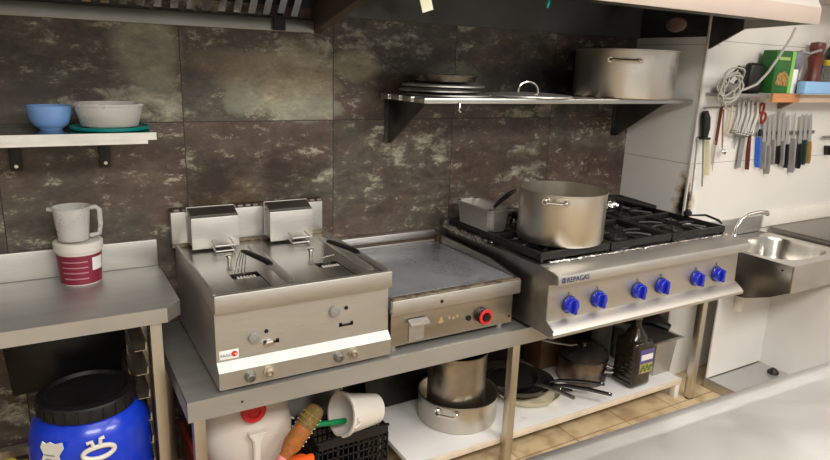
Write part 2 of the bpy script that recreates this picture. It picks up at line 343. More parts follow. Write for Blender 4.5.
# ------------------------------------------------------------------ the room
struct('floor', MB().box(-2.2, 6, -5.2, .1, -.1, 0), FLOORM)
struct('wall_back', MB().box(-2.2, 2.83, 0, .1, 0, 2.75), TILE)
struct('wall_side', MB().box(2.83, 2.93, -.43, .1, 0, 2.75), WTS)
struct('wall_right', MB().box(2.93, 6, -.43, -.33, 0, 2.75), WT)
struct('ceiling', MB().box(-2.2, 6, -5.2, .1, 2.75, 2.85), mat('ceiling_paint', (.70, .68, .64), .8))
struct('wall_left', MB().box(-2.3, -2.2, -5.2, .1, 0, 2.75), mat('plain_wall_paint', (.55, .52, .47), .7))
struct('trim_corner', MB().box(2.822, 2.832, -.438, -.428, .0, 2.75), mat('tile_trim', (.55, .53, .48), .4))
for i, (x, y, _, _) in enumerate(LAMPS):
    t = thing('ceiling_lamp', 'flat ceiling lamp ' + ['over the aisle facing the fryer', 'over the aisle facing the hob', 'close above the fryer side of the cooking line', 'close above the hob side of the cooking line', 'over the sink side of the kitchen'][i], 'lamp', (x, y, 2.62))
    MB().box(x - .78, x + .78, y - .42, y + .42, 2.63, 2.75, .01).build('casing', WHITEPL, t)

# ------------------------------------------------------------------ extractor hood
h = thing('extractor_hood', 'long stainless extractor hood hanging over the cooking line', 'extractor hood', (1, -.45, 1.75))
m = MB()
m.prism([(-.905, 1.856), (-.925, 1.856), (-.925, 1.925), (-.62, 2.45), (-.60, 2.45), (-.905, 1.93)], 'x', -1.8, 2.045)
m.prism([(-.905, 1.856), (-.925, 1.856), (-.925, 1.925), (-.62, 2.45), (-.60, 2.45), (-.905, 1.93)], 'x', 2.049, 2.855)
m.build('front_panel', HOODW, h)
MB().box(-1.8, 2.857, -.928, -.925, 1.854, 1.922, .001).build('lower_band', mat('warm_band_steel', (.60, .50, .44), .5, .5, .05, 3), h)
MB().box(-1.8, 2.85, -.905, -.84, 1.856, 1.866).build('grease_gutter', HOODD, h)
MB().prism([(-.905, 1.858), (-.60, 1.846), (-.60, 2.45), (-.905, 1.93)], 'x', 2.84, 2.854).build('end_panel', HOODW, h)
MB().prism([(-.60, 1.846), (-.432, 1.758), (-.432, 2.45), (-.60, 2.45)], 'x', 2.84, 2.854).build('end_panel', HOODD, h)
MB().prism([(-.43, 1.815), (-.01, 1.815), (-.01, 2.45), (-.43, 2.45)], 'x', 2.815, 2.828).build('end_panel', HOODD, h)
MB().box(-1.8, 2.85, -.60, -.005, 2.45, 2.47).build('top_panel', HOODD, h)
MB().box(1.01, 2.813, -.03, -.006, 1.812, 2.45).build('back_panel', mat('hood_back_steel', (.12, .12, .115), .5, .5, .2, 5, dirt=(.04, .038, .035, 2, .58)), h)
m = MB(); m.prism([(-.05, 2.0), (-.72, 2.2), (-.72, 2.22), (-.05, 2.02)], 'x', 1.01, 2.81)
for k in range(30):
    x = 1.04 + k * .06
    m.box(x, x + .02, -.7, -.06, 2.075, 2.085, rot=((x, -.38, 2.08), rx(-16.6)))
m.build('filter_bank', HOODD, h)
# left filters, lower, over the fryer
f = MB().box(-1.8, .965, -.032, -.006, 1.742, 1.79, .003).build('filter_rail', mat('rail_steel', (.26, .26, .24), .35, .9, .1, 8), h)
def baf(k):
    x = -1.0 + k * .055
    m = MB().prism([(x, 1.80), (x + .026, 1.80), (x + .020, 1.822), (x + .006, 1.822)], 'y', -.35, -.035)
    for v in m.bm.verts: v.co.z += (-.035 - v.co.y) * 1.1
    return m
for k in range(35): baf(k).build('filter_baffle', POLISH, h)
m = MB().box(-1.8, .965, -.35, -.035, 1.835, 1.845)
for v in m.bm.verts: v.co.z += (-.035 - v.co.y) * 1.1
m.build('filter_housing', BLACKPL, h)
MB().prism([(-.006, 1.745), (-.41, 1.838), (-.62, 1.90), (-.62, 2.3), (-.006, 2.3)], 'x', .966, 1.006).build('divider_panel', mat('brown_stained_steel', (.14, .115, .09), .4, .7, .2, 5), h)
MB().box(.80, .845, -.045, -.033, 1.745, 1.79).build('rail_clip', BLACKPL, h)
MB().lathe([(0, -.008), (.030, -.006), (.036, 0), (.036, .006), (0, .006)], (2.806, -.254, 1.875), 20, ry(90), sy=1.7).build('lamp_lens', mat('dull_lamp_lens', (.32, .20, .15), .3), h)
tag(MB().box(.975, 1.012, -.842, -.840, 1.786, 1.90, rot=((1, -.84, 1.8), ry(-18))).build('paper_strip', mat('cream_paper', (.80, .77, .58), .7)), 'small cream paper strip hanging from the hood edge at the top', 'paper')
tag(MB().tube([(1.42, -.872, 1.855), (1.421, -.872, 1.838), (1.418, -.872, 1.822)], [.005, .006, .003]).build('teal_cord_end', TEAL), 'tiny teal cord end hanging under the hood front edge', 'cord')
t = thing('ceiling_duct', 'pale ventilation duct high on the right beyond the hood', 'duct', (3.9, -.6, 2.03))
MB().box(3.52, 5.5, -.75, -.435, 2.03, 2.4, .004).build('duct_body', mat('pale_duct', (.55, .50, .46), .5), t)
MB().box(3.51, 5.5, -.765, -.752, 2.02, 2.05).build('lower_flange', HOODW, t)

# ------------------------------------------------------------------ left wall shelf
s = thing('wall_shelf', 'pale steel wall shelf above the left table, holding plastic bowls', 'shelf', (-.3, -.15, 1.36))
m = MB(); m.box(-1.4, .317, -.296, -.004, 1.385, 1.395)
m.build('shelf_board', mat('shelf_top_steel', (.45, .47, .48), .12, 1, .05, 6), s)
MB().box(-1.4, .319, -.30, -.296, 1.372, 1.3955).box(-1.4, .292, -.30, -.296, 1.36, 1.3725).build('front_lip', mat('lip_white_steel', (.74, .74, .71), .45, .2), s)
for x in (-.085, .185):
    b = MB().box(x - .018, x + .018, -.014, -.004, 1.245, 1.384, .003).prism([(-.012, 1.384), (-.24, 1.384), (-.012, 1.33)], 'x', x - .004, x + .004).build('bracket', BLACKPL, s)
    MB().lathe([(0, 0), (.008, 0), (.006, -.005), (0, -.006)], (x, -.0143, 1.262), 14, rx(-90)).build('bolt', POLISH, b)
def shell(r0, r1, h, th, c, seg=48, lip=0.0, sx=1, sy=1):
    p = [(0, 0), (r0 * .92, 0), (r0, .006), (r1, h - .004)]
    if lip: p += [(r1 + lip, h - .003), (r1 + lip, h)]
    p += [(r1, h), (r1 - th, h), (r0 - th, th + .006), (r0 * .9, th), (0, th)]
    return MB().lathe(p, c, seg, sx=sx, sy=sy)
m = MB(); p = [(0, 0), (.032, 0), (.036, .006)] + [(.036 + .0285 * math.sin(a * math.pi / 16), .008 + .068 * (1 - math.cos(a * math.pi / 16))) for a in range(1, 9)]
p += [(r - .003, z) for r, z in p[::-1][:-1]] + [(0, .004)]
m.lathe(p, (.027, -.15, 1.3955), 48)
tag(m.build('bowl', BLUEBOWL, origin=(.027, -.15, 1.3955)), 'small pale blue plastic bowl on the left wall shelf', 'bowl')
tag(MB().lathe([(0, 0), (.112, 0), (.119, .003), (.121, .012), (.116, .013), (.112, .006), (0, .006)], (.198, -.165, 1.3955), 56).build('container_lid', TEAL, origin=(.198, -.165, 1.3955)), 'teal round plastic lid lying under the clear container on the shelf', 'lid')
c = thing('food_container', 'translucent round food container with orange contents on a teal lid', 'container', (.198, -.165, 1.4045))
p = [(0, 0), (.078, 0), (.086, .004), (.100, .055), (.103, .068), (.107, .069), (.107, .076), (.101, .076), (.097, .055), (.083, .008), (.076, .004), (0, .004)]
MB().lathe(p, (.198, -.165, 1.4045), 56).build('tub', FROST, c)
m = MB().lathe([(0, .0045), (.078, .0045), (.084, .018), (.06, .03), (.03, .026), (0, .032)], (.198, -.165, 1.4045), 32)
m.build('leftovers', FOOD, c)

# ------------------------------------------------------------------ left work table
t = thing('work_table', 'stainless steel work table with upstand at the left', 'table', (-.3, -.25, 0))
top = [(-1.5, -.485), (.287, -.485), (.335, -.431), (.335, -.004), (-1.5, -.004)]
MB().prism(top, 'z', .853, .863).prism([(-1.5, -.487), (.288, -.487), (.337, -.432), (.337, -.05), (.333, -.05), (.333, -.430), (.286, -.483), (-1.5, -.483)], 'z', .815, .8635).build('table_top', STEELW, t)
MB().box(-1.5, .335, -.022, -.004, .8635, .966, .003).build('upstand', STEEL, t)
for x, y in ((.255, -.445), (.255, -.045), (-1.1, -.445), (-1.1, -.045)):
    MB().box(x - .018, x + .018, y - .018, y + .018, 0, .853, .002).build('leg', LEGM, t)
for z in (.71, .625, .54, .455, .37, .285):
    MB().prism([(.222, z), (.224, z + .026), (.227, z + .026), (.227, z - .002), (.190, z - .002), (.190, z)], 'y', -.43, -.07).build('tray_runner', LEGM, t)
MB().box(-1.08, .24, -.06, -.03, .22, .25).build('rear_rail', LEGM, t)
MB().box(.196, .218, -.07, -.05, .25, .852).build('runner_post', STEELD, t)
c = thing('storage_tub', 'large black plastic tub hanging below the left table', 'tub', (0, -.17, .555))
def taper(mb, x0, x1, y0, y1, z0, z1, dx, dy, th=.006):
    A = [(x0 + dx, y0 + dy), (x1 - dx, y0 + dy), (x1 - dx, y1 - dy), (x0 + dx, y1 - dy)]; B = [(x0, y0), (x1, y0), (x1, y1), (x0, y1)]
    v = [mb.bm.verts.new((*p, z0)) for p in A] + [mb.bm.verts.new((*p, z1)) for p in B]
    sx = [(x0 + th, y0 + th), (x1 - th, y0 + th), (x1 - th, y1 - th), (x0 + th, y1 - th)]; sa = [(x0 + dx + th, y0 + dy + th), (x1 - dx - th, y0 + dy + th), (x1 - dx - th, y1 - dy - th), (x0 + dx + th, y1 - dy - th)]
    v += [mb.bm.verts.new((*p, z1)) for p in sx] + [mb.bm.verts.new((*p, z0 + th)) for p in sa]
    fs = [mb.bm.faces.new((v[3], v[2], v[1], v[0]))]
    for i in range(4):
        j = (i + 1) % 4
        fs += [mb.bm.faces.new((v[i], v[j], v[4 + j], v[4 + i])), mb.bm.faces.new((v[4 + i], v[4 + j], v[8 + j], v[8 + i])), mb.bm.faces.new((v[8 + i], v[8 + j], v[12 + j], v[12 + i]))]
    fs.append(mb.bm.faces.new((v[12], v[13], v[14], v[15]))); mb._fin(fs); return mb
taper(MB(), -.185, .180, -.215, -.035, .525, .80, .018, .015).build('tub_body', BLACKPL, c)
MB().box(-.19, .185, -.225, -.215, .79, .805, .002).box(-.195, -.185, -.225, -.03, .79, .805, .002).build('rim', BLACKPL, c)
MB().box(-.15, -.10, -.05, -.01, .80, .853).box(.10, .15, -.05, -.01, .80, .853).build('hanger', BLACKPL, c)

# blue barrel
bx, by = .045, -.38
b = thing('barrel', 'bright blue plastic barrel with black screw lid under the left table', 'barrel', (bx, by, 0))
p = [(0, 0), (.150, 0), (.165, .02), (.178, .10), (.180, .2), (.180, .42), (.176, .47), (.164, .505), (.145, .532), (.130, .545), (.130, .56), (0, .56)]
MB().lathe(p, (bx, by, 0), 64).build('barrel_body', BLUEPL, b)
l = MB().lathe([(.134, .542), (.145, .544), (.146, .580), (.141, .590), (.122, .594), (.114, .584), (0, .582), (0, .562), (.131, .562)], (bx, by, 0), 64)
for k in range(24):
    a = 2 * math.pi * k / 24; l.box(bx + .143, bx + .150, by - .004, by + .004, .547, .583, .001, rot=((bx, by, .56), rz(360 * k / 24)))
l.build('screw_lid', BLACKPL, b)
def onbar(ang, z, r=.1825):
    z = z + .12; return Vector((bx + r * math.sin(R(ang)), by - r * math.cos(R(ang)), z))
def curved(pts, m, name, par, r=.1815, th=.0025):
    mb = MB()
    fr = [mb.bm.verts.new(onbar(a, z, r + th)) for a, z in pts]; mb.bm.faces.new(fr)
    bk = [mb.bm.verts.new(onbar(a, z, r)) for a, z in pts]; n = len(pts)
    for i in range(n): mb.bm.faces.new((fr[i], bk[i], bk[(i + 1) % n], fr[(i + 1) % n]))
    bmesh.ops.recalc_face_normals(mb.bm, faces=mb.bm.faces[:]); return mb.build(name, m, par)
curved([(-52, .31), (-30, .31), (-31, .345), (-26, .37), (-27, .390), (-34, .384), (-39, .390), (-43, .382), (-47, .388), (-50, .367), (-47, .345)], PAPER, 'paper_label', b)
for k in range(2): curved([(-46 + k, .343 - k * .014), (-35 - 3 * k, .343 - k * .014), (-35 - 3 * k, .346 - k * .014), (-46 + k, .346 - k * .014)], GREYH, 'printed_line', b, .184, .001)
ov = [onbar(3.5 + 13.5 * math.cos(a), .343 + .020 * math.sin(a) + .001 * math.cos(a), .186) for a in [2 * math.pi * k / 36 for k in range(36)]]
MB().tube(ov, .0075, 8, True).tube([onbar(-1, .366, .186), onbar(-2, .384, .186), onbar(-6, .380, .186)], .006).tube([onbar(5, .366, .186), onbar(5.5, .388, .186), onbar(9, .390, .186)], .006).build('white_handle_mark', WHITEPL, b)

# bucket + measuring jug
c = thing('bucket', 'small white bucket with burgundy label and white lid on the left table', 'bucket', (.071, -.10, .8635))
MB().lathe([(0, 0), (.060, 0), (.063, .003), (.071, .125), (0, .125)], (.071, -.10, .8635), 48).build('bucket_body', WHITEPL, c)
MB().lathe([(.0631, .006), (.0645, .006), (.0712, .108), (.0700, .108)], (.071, -.10, .8635), 48).build('wrap_label', BURG, c)
MB().lathe([(.071, .118), (.0765, .119), (.078, .145), (.074, .150), (.066, .150), (.064, .146), (0, .146), (0, .140), (.07, .140)], (.071, -.10, .8635), 48).build('bucket_lid', WHITEPL, c)
def onbuck(ang, z): 
    r = .0640 + (z - .006) / .102 * .0068 + .0012
    return Vector((.071 + r * math.sin(R(ang)), -.10 - r * math.cos(R(ang)), .8635 + z))
def bstrip(a0, a1, z0, z1, m, name):
    mb = MB(); mb.grid(10, 1, lambda u, v: onbuck(a0 + (a1 - a0) * u, z0 + (z1 - z0) * v)); return mb.build(name, m, c)
for z in (.085, .065, .046, .025): bstrip(-52, 18, z, z + .0045, mat('faded_print', (.50, .22, .26), .5), 'printed_line')
bstrip(30, 70, .052, .098, PAPER, 'white_panel')
j = thing('measuring_jug', 'translucent plastic measuring jug standing on the bucket lid', 'jug', (.062, -.10, 1.0145))
cx, cy, cz = .060, -.10, 1.0145
MB().lathe([(0, 0), (.044, 0), (.047, .003), (.0575, .112), (.0605, .114), (.0605, .117), (.0555, .117), (.045, .006), (0, .004)], (cx, cy, cz), 48).build('jug_body', FROST, j)
MB().prism([(cx - .0575, cy - .012), (cx - .0575, cy + .012), (cx - .073, cy)], 'z', cz + .106, cz + .117).build('spout', FROST, j)
MB().tube([(cx + .054, cy, cz + .108), (cx + .075, cy, cz + .110), (cx + .086, cy, cz + .100), (cx + .086, cy, cz + .05), (cx + .080, cy, cz + .015), (cx + .05, cy, cz + .010)], .006, 8, flat=1.3).build('handle', FROST, j)

# pipe and yellow valve at far left
tag(MB().tube([(-.9, -.03, .73), (-.19, -.03, .73), (-.15, -.03, .73)], .012, 12).build('wall_pipe', GREYH), 'short grey pipe on the wall left of the black tub', 'pipe')
t = thing('bottle', 'grey bottle with a yellow cap left of the blue barrel', 'bottle', (-.20, -.2, 0))
MB().lathe([(0, 0), (.04, 0), (.042, .01), (.042, .20), (.02, .25), (0, .25)], (-.205, -.2, 0), 24).build('bottle_body', mat('grey_bottle', (.3, .3, .28), .4), t)
MB().lathe([(.024, .235), (.030, .24), (.030, .28), (.022, .29), (0, .29)], (-.205, -.2, 0), 24).box(-.20, -.15, -.21, -.19, .262, .28, .004).build('cap', YELLOW, t)

# ------------------------------------------------------------------ long low counter
t = thing('low_counter', 'long low stainless steel counter carrying fryer, griddle and hob', 'counter', (1.5, -.35, 0))
MB().prism([(.300, -.672), (2.81, -.672), (2.81, -.004), (.300, -.004)], 'z', .612, .620).prism([(.300, -.675), (2.81, -.675), (2.81, -.670), (.305, -.670), (.305, -.02), (.300, -.02)], 'z', .552, .6202).build('counter_top', STEELW, t)
for x, y in ((.335, -.645), (1.585, -.645), (2.79, -.645), (.335, -.03), (1.585, -.03), (2.79, -.03)):
    MB().box(x - .018, x + .018, y - .018, y + .018, .004, .612, .002).build('leg', LEGM, t)
    MB().lathe([(0, 0), (.02, 0), (.02, .006), (0, .006)], (x, y, 0), 16).build('foot', BLACKPL, t)
MB().lathe([(0, 0), (.004, 0), (.004, -.001), (0, -.001)], (.465, -.6755, .585), 12, rx(-90)).build('screw_hole', BLACKPL, t)

# ------------------------------------------------------------------ fryer
F = thing('twin_fryer', 'twin tank stainless steel countertop fryer with two square lids', 'fryer', (.7, -.33, .62))
z0 = .632
m = MB()
prof = [(-.02, z0), (-.664, z0), (-.666, .690), (-.640, .716), (-.636, .880), (-.02, .880)]
m.prism(prof, 'x', .400, 1.000)
for x in (.43, .97):
    for y in (-.62, -.08): m.cyl((x, y, .6205), (x, y, z0), .018)
m.build('fryer_body', STEEL, F)
# rim frame + top deck with cut-outs
m = MB(); m.box(.397, 1.003, -.660, -.642, .882, .942, .004)
m.box(.397, .409, -.642, -.03, .882, .942, .003); m.box(.991, 1.003, -.642, -.03, .882, .942, .003)
m.build('rim', STEEL, F)
m = MB()
holes = [(.497, .592, -.497, -.440), (.800, .885, -.497, -.440)]
y0, y1 = -.642, -.03
xs = [.409, .497, .592, .80, .885, .991]
def dz(y): return .931
for a, b_ in zip(xs, xs[1:]):
    if (a, b_) in [(q[0], q[1]) for q in holes]:
        m.box(a, b_, y0, -.497, .925, dz(0)); m.box(a, b_, -.440, y1, .925, dz(0))
    else: m.box(a, b_, y0, y1, .925, dz(0))
m.build('top_deck', mat('deck_steel', (.47, .46, .43), .25, 1, .06, 10, .03), F)
for hx0, hx1, hy0, hy1 in holes:
    MB().box(hx0, hx1, hy0, hy1, .884, .888).box(hx0 - .001, hx0, hy0, hy1, .884, .925).box(hx1, hx1 + .001, hy0, hy1, .884, .925).box(hx0, hx1, hy1, hy1 + .001, .884, .925).build('tank_opening', BLACKPL, F)
    MB().box(hx1 - .004, hx1 - .001, hy0 - .11, hy0, .9312, .9318).build('cover_seam', BLACKPL, F)
    m = MB()
    for k in range(6): m.box(hx0 + .018 + k * .011, hx0 + .024 + k * .011, hy0 + .01, hy0 + .03, .888, .929)
    m.build('heating_element', WHITEPL, F)
# elongated bosses
for x in (.662, .957):
    m = MB()
    def fdome(u, v, x=x):
        a = v * math.pi; L_ = .24
        yc = -.35; tt = (u * 2 - 1)
        yy = yc + L_ * tt; wdt = .019 * math.sqrt(max(0, 1 - abs(tt) ** 10)) if abs(tt) < 1 else 0
        return Vector((x + math.cos(a) * wdt, yy, .931 + .007 * math.sin(a) * (wdt / .019)))
    m.grid(60, 10, fdome); m.build('drain_boss', STEEL, F, sharp=80)
bs = MB().box(.386, .992, -.046, -.012, .945, 1.068, .002); bs = bs.build('backsplash', STEEL, F)
m = MB().box(.388, .990, -.040, -.014, 1.068, 1.080)
m.build('flue_outlet', mat('flue_rust', (.07, .035, .02), .6, .4, .5, 30), F)
m = MB()
for k in range(20): m.box(.40 + k * .03, .418 + k * .03, -.0425, -.040, 1.070, 1.079)
m.build('flue_slot', STEELD, F)
MB().box(.386, .992, -.050, -.030, .932, .945).build('backsplash_foot', GREASELINE, F)
for lx0, lx1 in ((.441, .616), (.738, .914)):
    L_ = MB().box(lx0, lx1, -.134, -.128, .940, 1.060, .002)
    L_.prism([(-.128, 1.052), (-.134, 1.060), (-.062, 1.086), (-.055, 1.080)], 'x', lx0, lx1)
    L_.box(lx0, lx0 + .004, -.130, -.062, .955, 1.058).box(lx1 - .004, lx1, -.130, -.062, .955, 1.058).box(lx0 - .002, lx1 + .002, -.062, -.055, .95, 1.088, .002)
    L_ = L_.build('tank_lid', STEEL, F)
    MB().prism([(-.122, 1.0655), (-.072, 1.0835), (-.072, 1.085), (-.122, 1.067)], 'x', lx0 + .004, lx1 - .002).build('lid_flange', STEELD, L_)
    xc = (lx0 + lx1) / 2 + .02; hw = .034
    MB().tube([(xc - hw, -.134, .972), (xc - hw, -.185, .962), (xc - hw, -.185, .938), (xc - hw, -.135, .945)], .003).tube([(xc + hw, -.134, .972), (xc + hw, -.185, .962), (xc + hw, -.185, .938), (xc + hw, -.135, .945)], .003).tube([(xc - hw, -.185, .960), (xc + hw, -.185, .960)], .0035).tube([(xc - hw, -.185, .940), (xc + hw, -.185, .940)], .003).build('lid_handle', STEEL, L_)
    MB().box(xc - hw, xc + hw, -.175, -.15, .9312, .9325).build('lid_slot', BLACKPL, L_)
for x, y in ((.530, -.315), (.822, -.350)):
    MB().cyl((x, y, .931), (x, y, .958), .007).lathe([(0, 0), (.012, 0), (.013, .005), (0, .008)], (x, y, .956), 20).build('lid_peg', POLISH, F)
# two pushbuttons, pilot holes, taps
for x, zk in ((.519, .823), (.794, .820)):
    MB().lathe([(0, 0), (.017, 0), (.019, -.003), (.017, -.010), (.006, -.012), (0, -.012)], (x - .022 + .022, -.6385, zk - (.045 if x < .6 else .0)), 24, rx(-90)).build('control_button', GREYH, F)
for x, zz in ((.494, .782 - .0), (.0, 0),):
    pass
for x, zz in ((.560, .793), (.838, .826)):
    MB().lathe([(0, 0), (.007, 0), (.007, -.001), (0, -.001)], (x, -.6385, zz), 16, rx(-90)).build('pilot_hole', BLACKPL, F)
for x, zz in ((.575, .752), (.838, .765)):
    MB().box(x - .026, x + .026, -.6405, -.6385, zz - .004, zz + .004).box(x - .026, x - .016, -.6405, -.6385, zz - .004, zz + .010).box(x + .016, x + .026, -.6405, -.6385, zz - .004, zz + .010).build('control_slot', BLACKPL, F)
MB().prism([(.548, .756), (.578, .758), (.583, .748), (.560, .744)], 'y', -.652, -.641).build('lever', POLISH, F)
for x, zz in ((.495, .662), (.798, .665)):
    MB().lathe([(0, 0), (.018, 0), (.018, -.006), (.014, -.018), (.009, -.020), (.006, -.012), (0, -.012)], (x, -.666, zz), 24, rx(-90)).build('drain_knob', STEELD, F)
for x, zz in ((.557, .664), (.853, .668)):
    MB().lathe([(0, 0), (.019, 0), (.019, -.006), (.013, -.007), (.012, -.022), (.008, -.022), (.007, -.01), (0, -.01)], (x, -.666, zz), 6 + 14, rx(-90)).build('drain_nozzle', mat('brass_dirty', (.50, .46, .38), .4, .8, .3, 40), F)
lb = MB().box(.409, .469, -.6405, -.6375, .722, .752, .001).build('badge', PAPER, F)
text('FAGOR', .0135, (.412, -.6408, .7315), FACE, mat('badge_blue', (.05, .14, .26), .4), F)
MB().lathe([(0, 0), (.0095, 0), (.0095, -.0012), (0, -.0012)], (.456, -.6405, .738), 20, rx(-90)).build('badge_dot', REDPL, F)
MB().lathe([(0, 0), (.0028, 0), (.0028, -.0008), (0, -.0008)], (.459, -.6418, .737), 12, rx(-90)).build('badge_dot', PAPER, F)
# basket handles
for k, (hx, hy, gx0, gy0, gx1, gy1) in enumerate(((.520, -.460, .575, -.355, .612, -.520), (.838, -.460, .898, -.355, .936, -.515))):
    g = thing('fryer_basket', ['wire fryer basket with black grip in the left tank, next to a peg', 'wire fryer basket with black grip in the right tank'][k], 'basket', (hx, hy, .93))
    m = MB()
    n = 4 if k == 0 else 3
    for q in range(n):
        m.tube([(hx - .012 + q * .011, hy, .905), (hx - .010 + q * .011, hy - .004, .94), (hx + .015 + q * .009, hy + .05, .972), (gx0 - .010 + q * .007, gy0 + .012, .980)], .0016, 6)
    m.tube([(hx - .01, hy + .012, .952), (hx + .04, hy + .02, .955)], .0018, 6)
    m.build('wire', STEELD, g)
    MB().tube([(gx0 - .004, gy0 + .012, .980), (gx0 + .004, gy0 - .01, .980), (gx1, gy1 + .04, .977), (gx1 + .004, gy1 + .01, .975), (gx1 + .005, gy1, .974)], [.009, .013, .014, .012, .007], 10, flat=.55).build('grip', BLACKPL, g)

# ------------------------------------------------------------------ griddle
G = thing('griddle', 'smaller stainless countertop griddle with a flat steel plate and red ringed knob', 'griddle', (1.28, -.33, .62))
MB().box(1.012, 1.562, -.640, -.03, .645, .775).build('griddle_body', mat('griddle_steel', (.46, .44, .41), .32, 1, .08, 8, stretch=(.5, 1, 4)), G)
m = MB()
for x in (1.04, 1.53):
    for y in (-.60, -.08): m.cyl((x, y, .6205), (x, y, .646), .018)
m.build('griddle_foot', STEELD, G)
MB().box(1.006, 1.582, -.662, -.642, .772, .828, .004).box(1.006, 1.582, -.642, -.03, .775, .790).build('front_rim', STEEL, G)
MB().box(1.010, 1.580, -.658, -.628, .828, .8335, .002).build('grease_line', GREASELINE, G)
MB().box(1.012, 1.566, -.628, -.060, .791, .834, .003).build('cooking_plate', GRIDPLATE, G)
MB().prism([(-.60, .79), (-.635, .836), (-.46, .865), (-.03, .870), (-.03, .79)], 'x', 1.568, 1.576).build('side_guard', mat('guard_steel', (.44, .42, .38), .3, 1, .1, 8), G)
MB().box(1.010, 1.567, -.050, -.035, .79, .843).box(1.010, 1.567, -.034, -.008, .850, .884, .003).build('back_guard', STEEL, G)
MB().box(1.010, 1.567, -.050, -.034, .843, .850).box(1.556, 1.567, -.075, -.053, .834, .868).build('grease_seam', GREASE, G)
m = MB()
for k in range(9): m.box(1.02 + k * .063, 1.05 + k * .063 + .01 * (k % 3), -.6408, -.6395, .766, .771)
m.build('dark_seam', BLACKPL, G)
MB().lathe([(0, 0), (.007, 0), (.007, -.001), (0, -.001)], (1.211, -.662, .797), 14, rx(-90)).lathe([(0, 0), (.005, 0), (.005, -.001), (0, -.001)], (1.549, -.640, .672), 14, rx(-90)).build('screw_hole', BLACKPL, G)
MB().box(1.085, 1.150, -.646, -.640, .655, .735, .002).prism([(-.646, .742), (-.672, .728), (-.672, .722), (-.646, .728)], 'x', 1.078, 1.158).build('grease_drawer', STEEL, G)
MB().prism([(1.210, .702), (1.240, .702), (1.225, .728)], 'y', -.6415, -.640).build('warning_sticker', PASTE, G)
m = MB()
for k, (a, zc) in enumerate(((1.262, .716), (1.280, .712), (1.298, .717))): m.lathe([(0, 0), (.0055, 0), (.0055, -.001), (0, -.001)], (a, -.640, zc), 10, rx(-90))
m.build('symbol_sticker', PASTE, G)
MB().lathe([(0, 0), (.012, 0), (.011, -.006), (0, -.007)], (1.350, -.640, .700), 18, rx(-90)).build('igniter', BLACKPL, G)
k_ = MB().lathe([(0, 0), (.028, 0), (.028, -.010), (.030, -.012), (.030, -.02), (.0, -.02)], (1.412, -.640, .700), 32, rx(-90)).build('knob', BLACKPL, G)
MB().lathe([(.018, -.0195), (.030, -.0195), (.031, -.023), (.029, -.026), (.019, -.026), (.018, -.024)], (1.418, -.640, .699), 32, rx(-90)).build('red_ring', REDPL, k_)
MB().lathe([(0, -.02), (.016, -.02), (.015, -.034), (0, -.035)], (1.418, -.640, .699), 20, rx(-90)).box(1.416, 1.420, -.676, -.674, .70, .713).build('knob_cap', BLACKIRON, k_)

# ------------------------------------------------------------------ hob
H = thing('gas_hob', 'large stainless gas hob with six blue knobs beside the sink', 'hob', (2.2, -.42, .62))
x0, x1 = 1.612, 2.796
BODY = mat('hob_front_steel', (.58, .565, .535), .48, 1, .06, 8, .02, stretch=(.4, 1, 3))
MB().prism([(-.05, .640), (-.772, .640), (-.772, .870), (-.05, .870)], 'x', x0 + .02, x1 - .02).box(x0, x0 + .02, -.765, -.05, .640, .900).box(x1 - .02, x1, -.765, -.05, .640, .900).box(x0 + .3, x0 + .32, -.6, -.1, .6205, .640).box(x1 - .32, x1 - .3, -.6, -.1, .6205, .640).build('hob_body', mat('hob_side_steel', (.34, .33, .31), .35, 1, .15, 8), H)
MB().prism([(-.775, .640), (-.788, .680), (-.782, .860), (-.773, .870)], 'x', x0 + .004, x1 - .004).build('control_panel', BODY, H)
MB().prism([(-.720, .902), (-.815, .896), (-.832, .888), (-.838, .872), (-.836, .852), (-.826, .852), (-.80, .868), (-.720, .868)], 'x', x0, x1).build('front_band', BODY, H)
MB().prism([(-.774, .638), (-.820, .630), (-.836, .640), (-.836, .652), (-.826, .664), (-.789, .688), (-.774, .688)], 'x', x0, x1).build('lower_lip', BODY, H)
MB().prism([(-.766, .640), (-.815, .640), (-.838, .668), (-.790, .70), (-.786, .84), (-.836, .858), (-.834, .89), (-.766, .902), (-.715, .903), (-.715, .64)], 'x', x0 - .004, x0).build('side_flange', STEELD, H)
MB().box(x0 + .02, x1 - .02, -.718, -.06, .871, .878).build('drip_well', BLACKIRON, H)
MB().box(x0, x1, -.045, -.012, .65, .925, .003).build('rear_guard', STEELD, H)
text('REPAGAS', .028, (1.652, -.8385, .861), FACE, BADGE, H)
ring = MB().lathe([(.008, 0), (.011, 0), (.011, -.001), (.008, -.001)], (1.637, -.838, .871), 20, rx(-90)); ring.box(1.635, 1.639, -.839, -.838, .862, .880); ring.build('logo_mark', BADGE, H)
for i, x in enumerate((1.725, 1.878, 2.112, 2.258, 2.492, 2.640)):
    k_ = MB().lathe([(0, 0), (.034, 0), (.034, -.004), (.032, -.006), (.031, -.026), (.028, -.030), (0, -.031)], (x, -.787, .745), 32, rx(-90))
    k_.box(x - .007, x + .007, -.832, -.816, .716, .774, .003)
    k_ = k_.build('knob', KNOBB, H)
    MB().lathe([(0, -.005), (.036, -.005), (.036, -.001), (0, -.001)], (x, -.787, .745), 32, rx(-90)).build('knob_collar', BADGE, k_)
    MB().lathe([(0, 0), (.006, 0), (.006, -.005), (0, -.006)], (x, -.786, .792), 14, rx(-90)).build('indicator', GREYH, H)
cells = [(1.624, 2.000), (2.008, 2.384), (2.392, 2.768)]
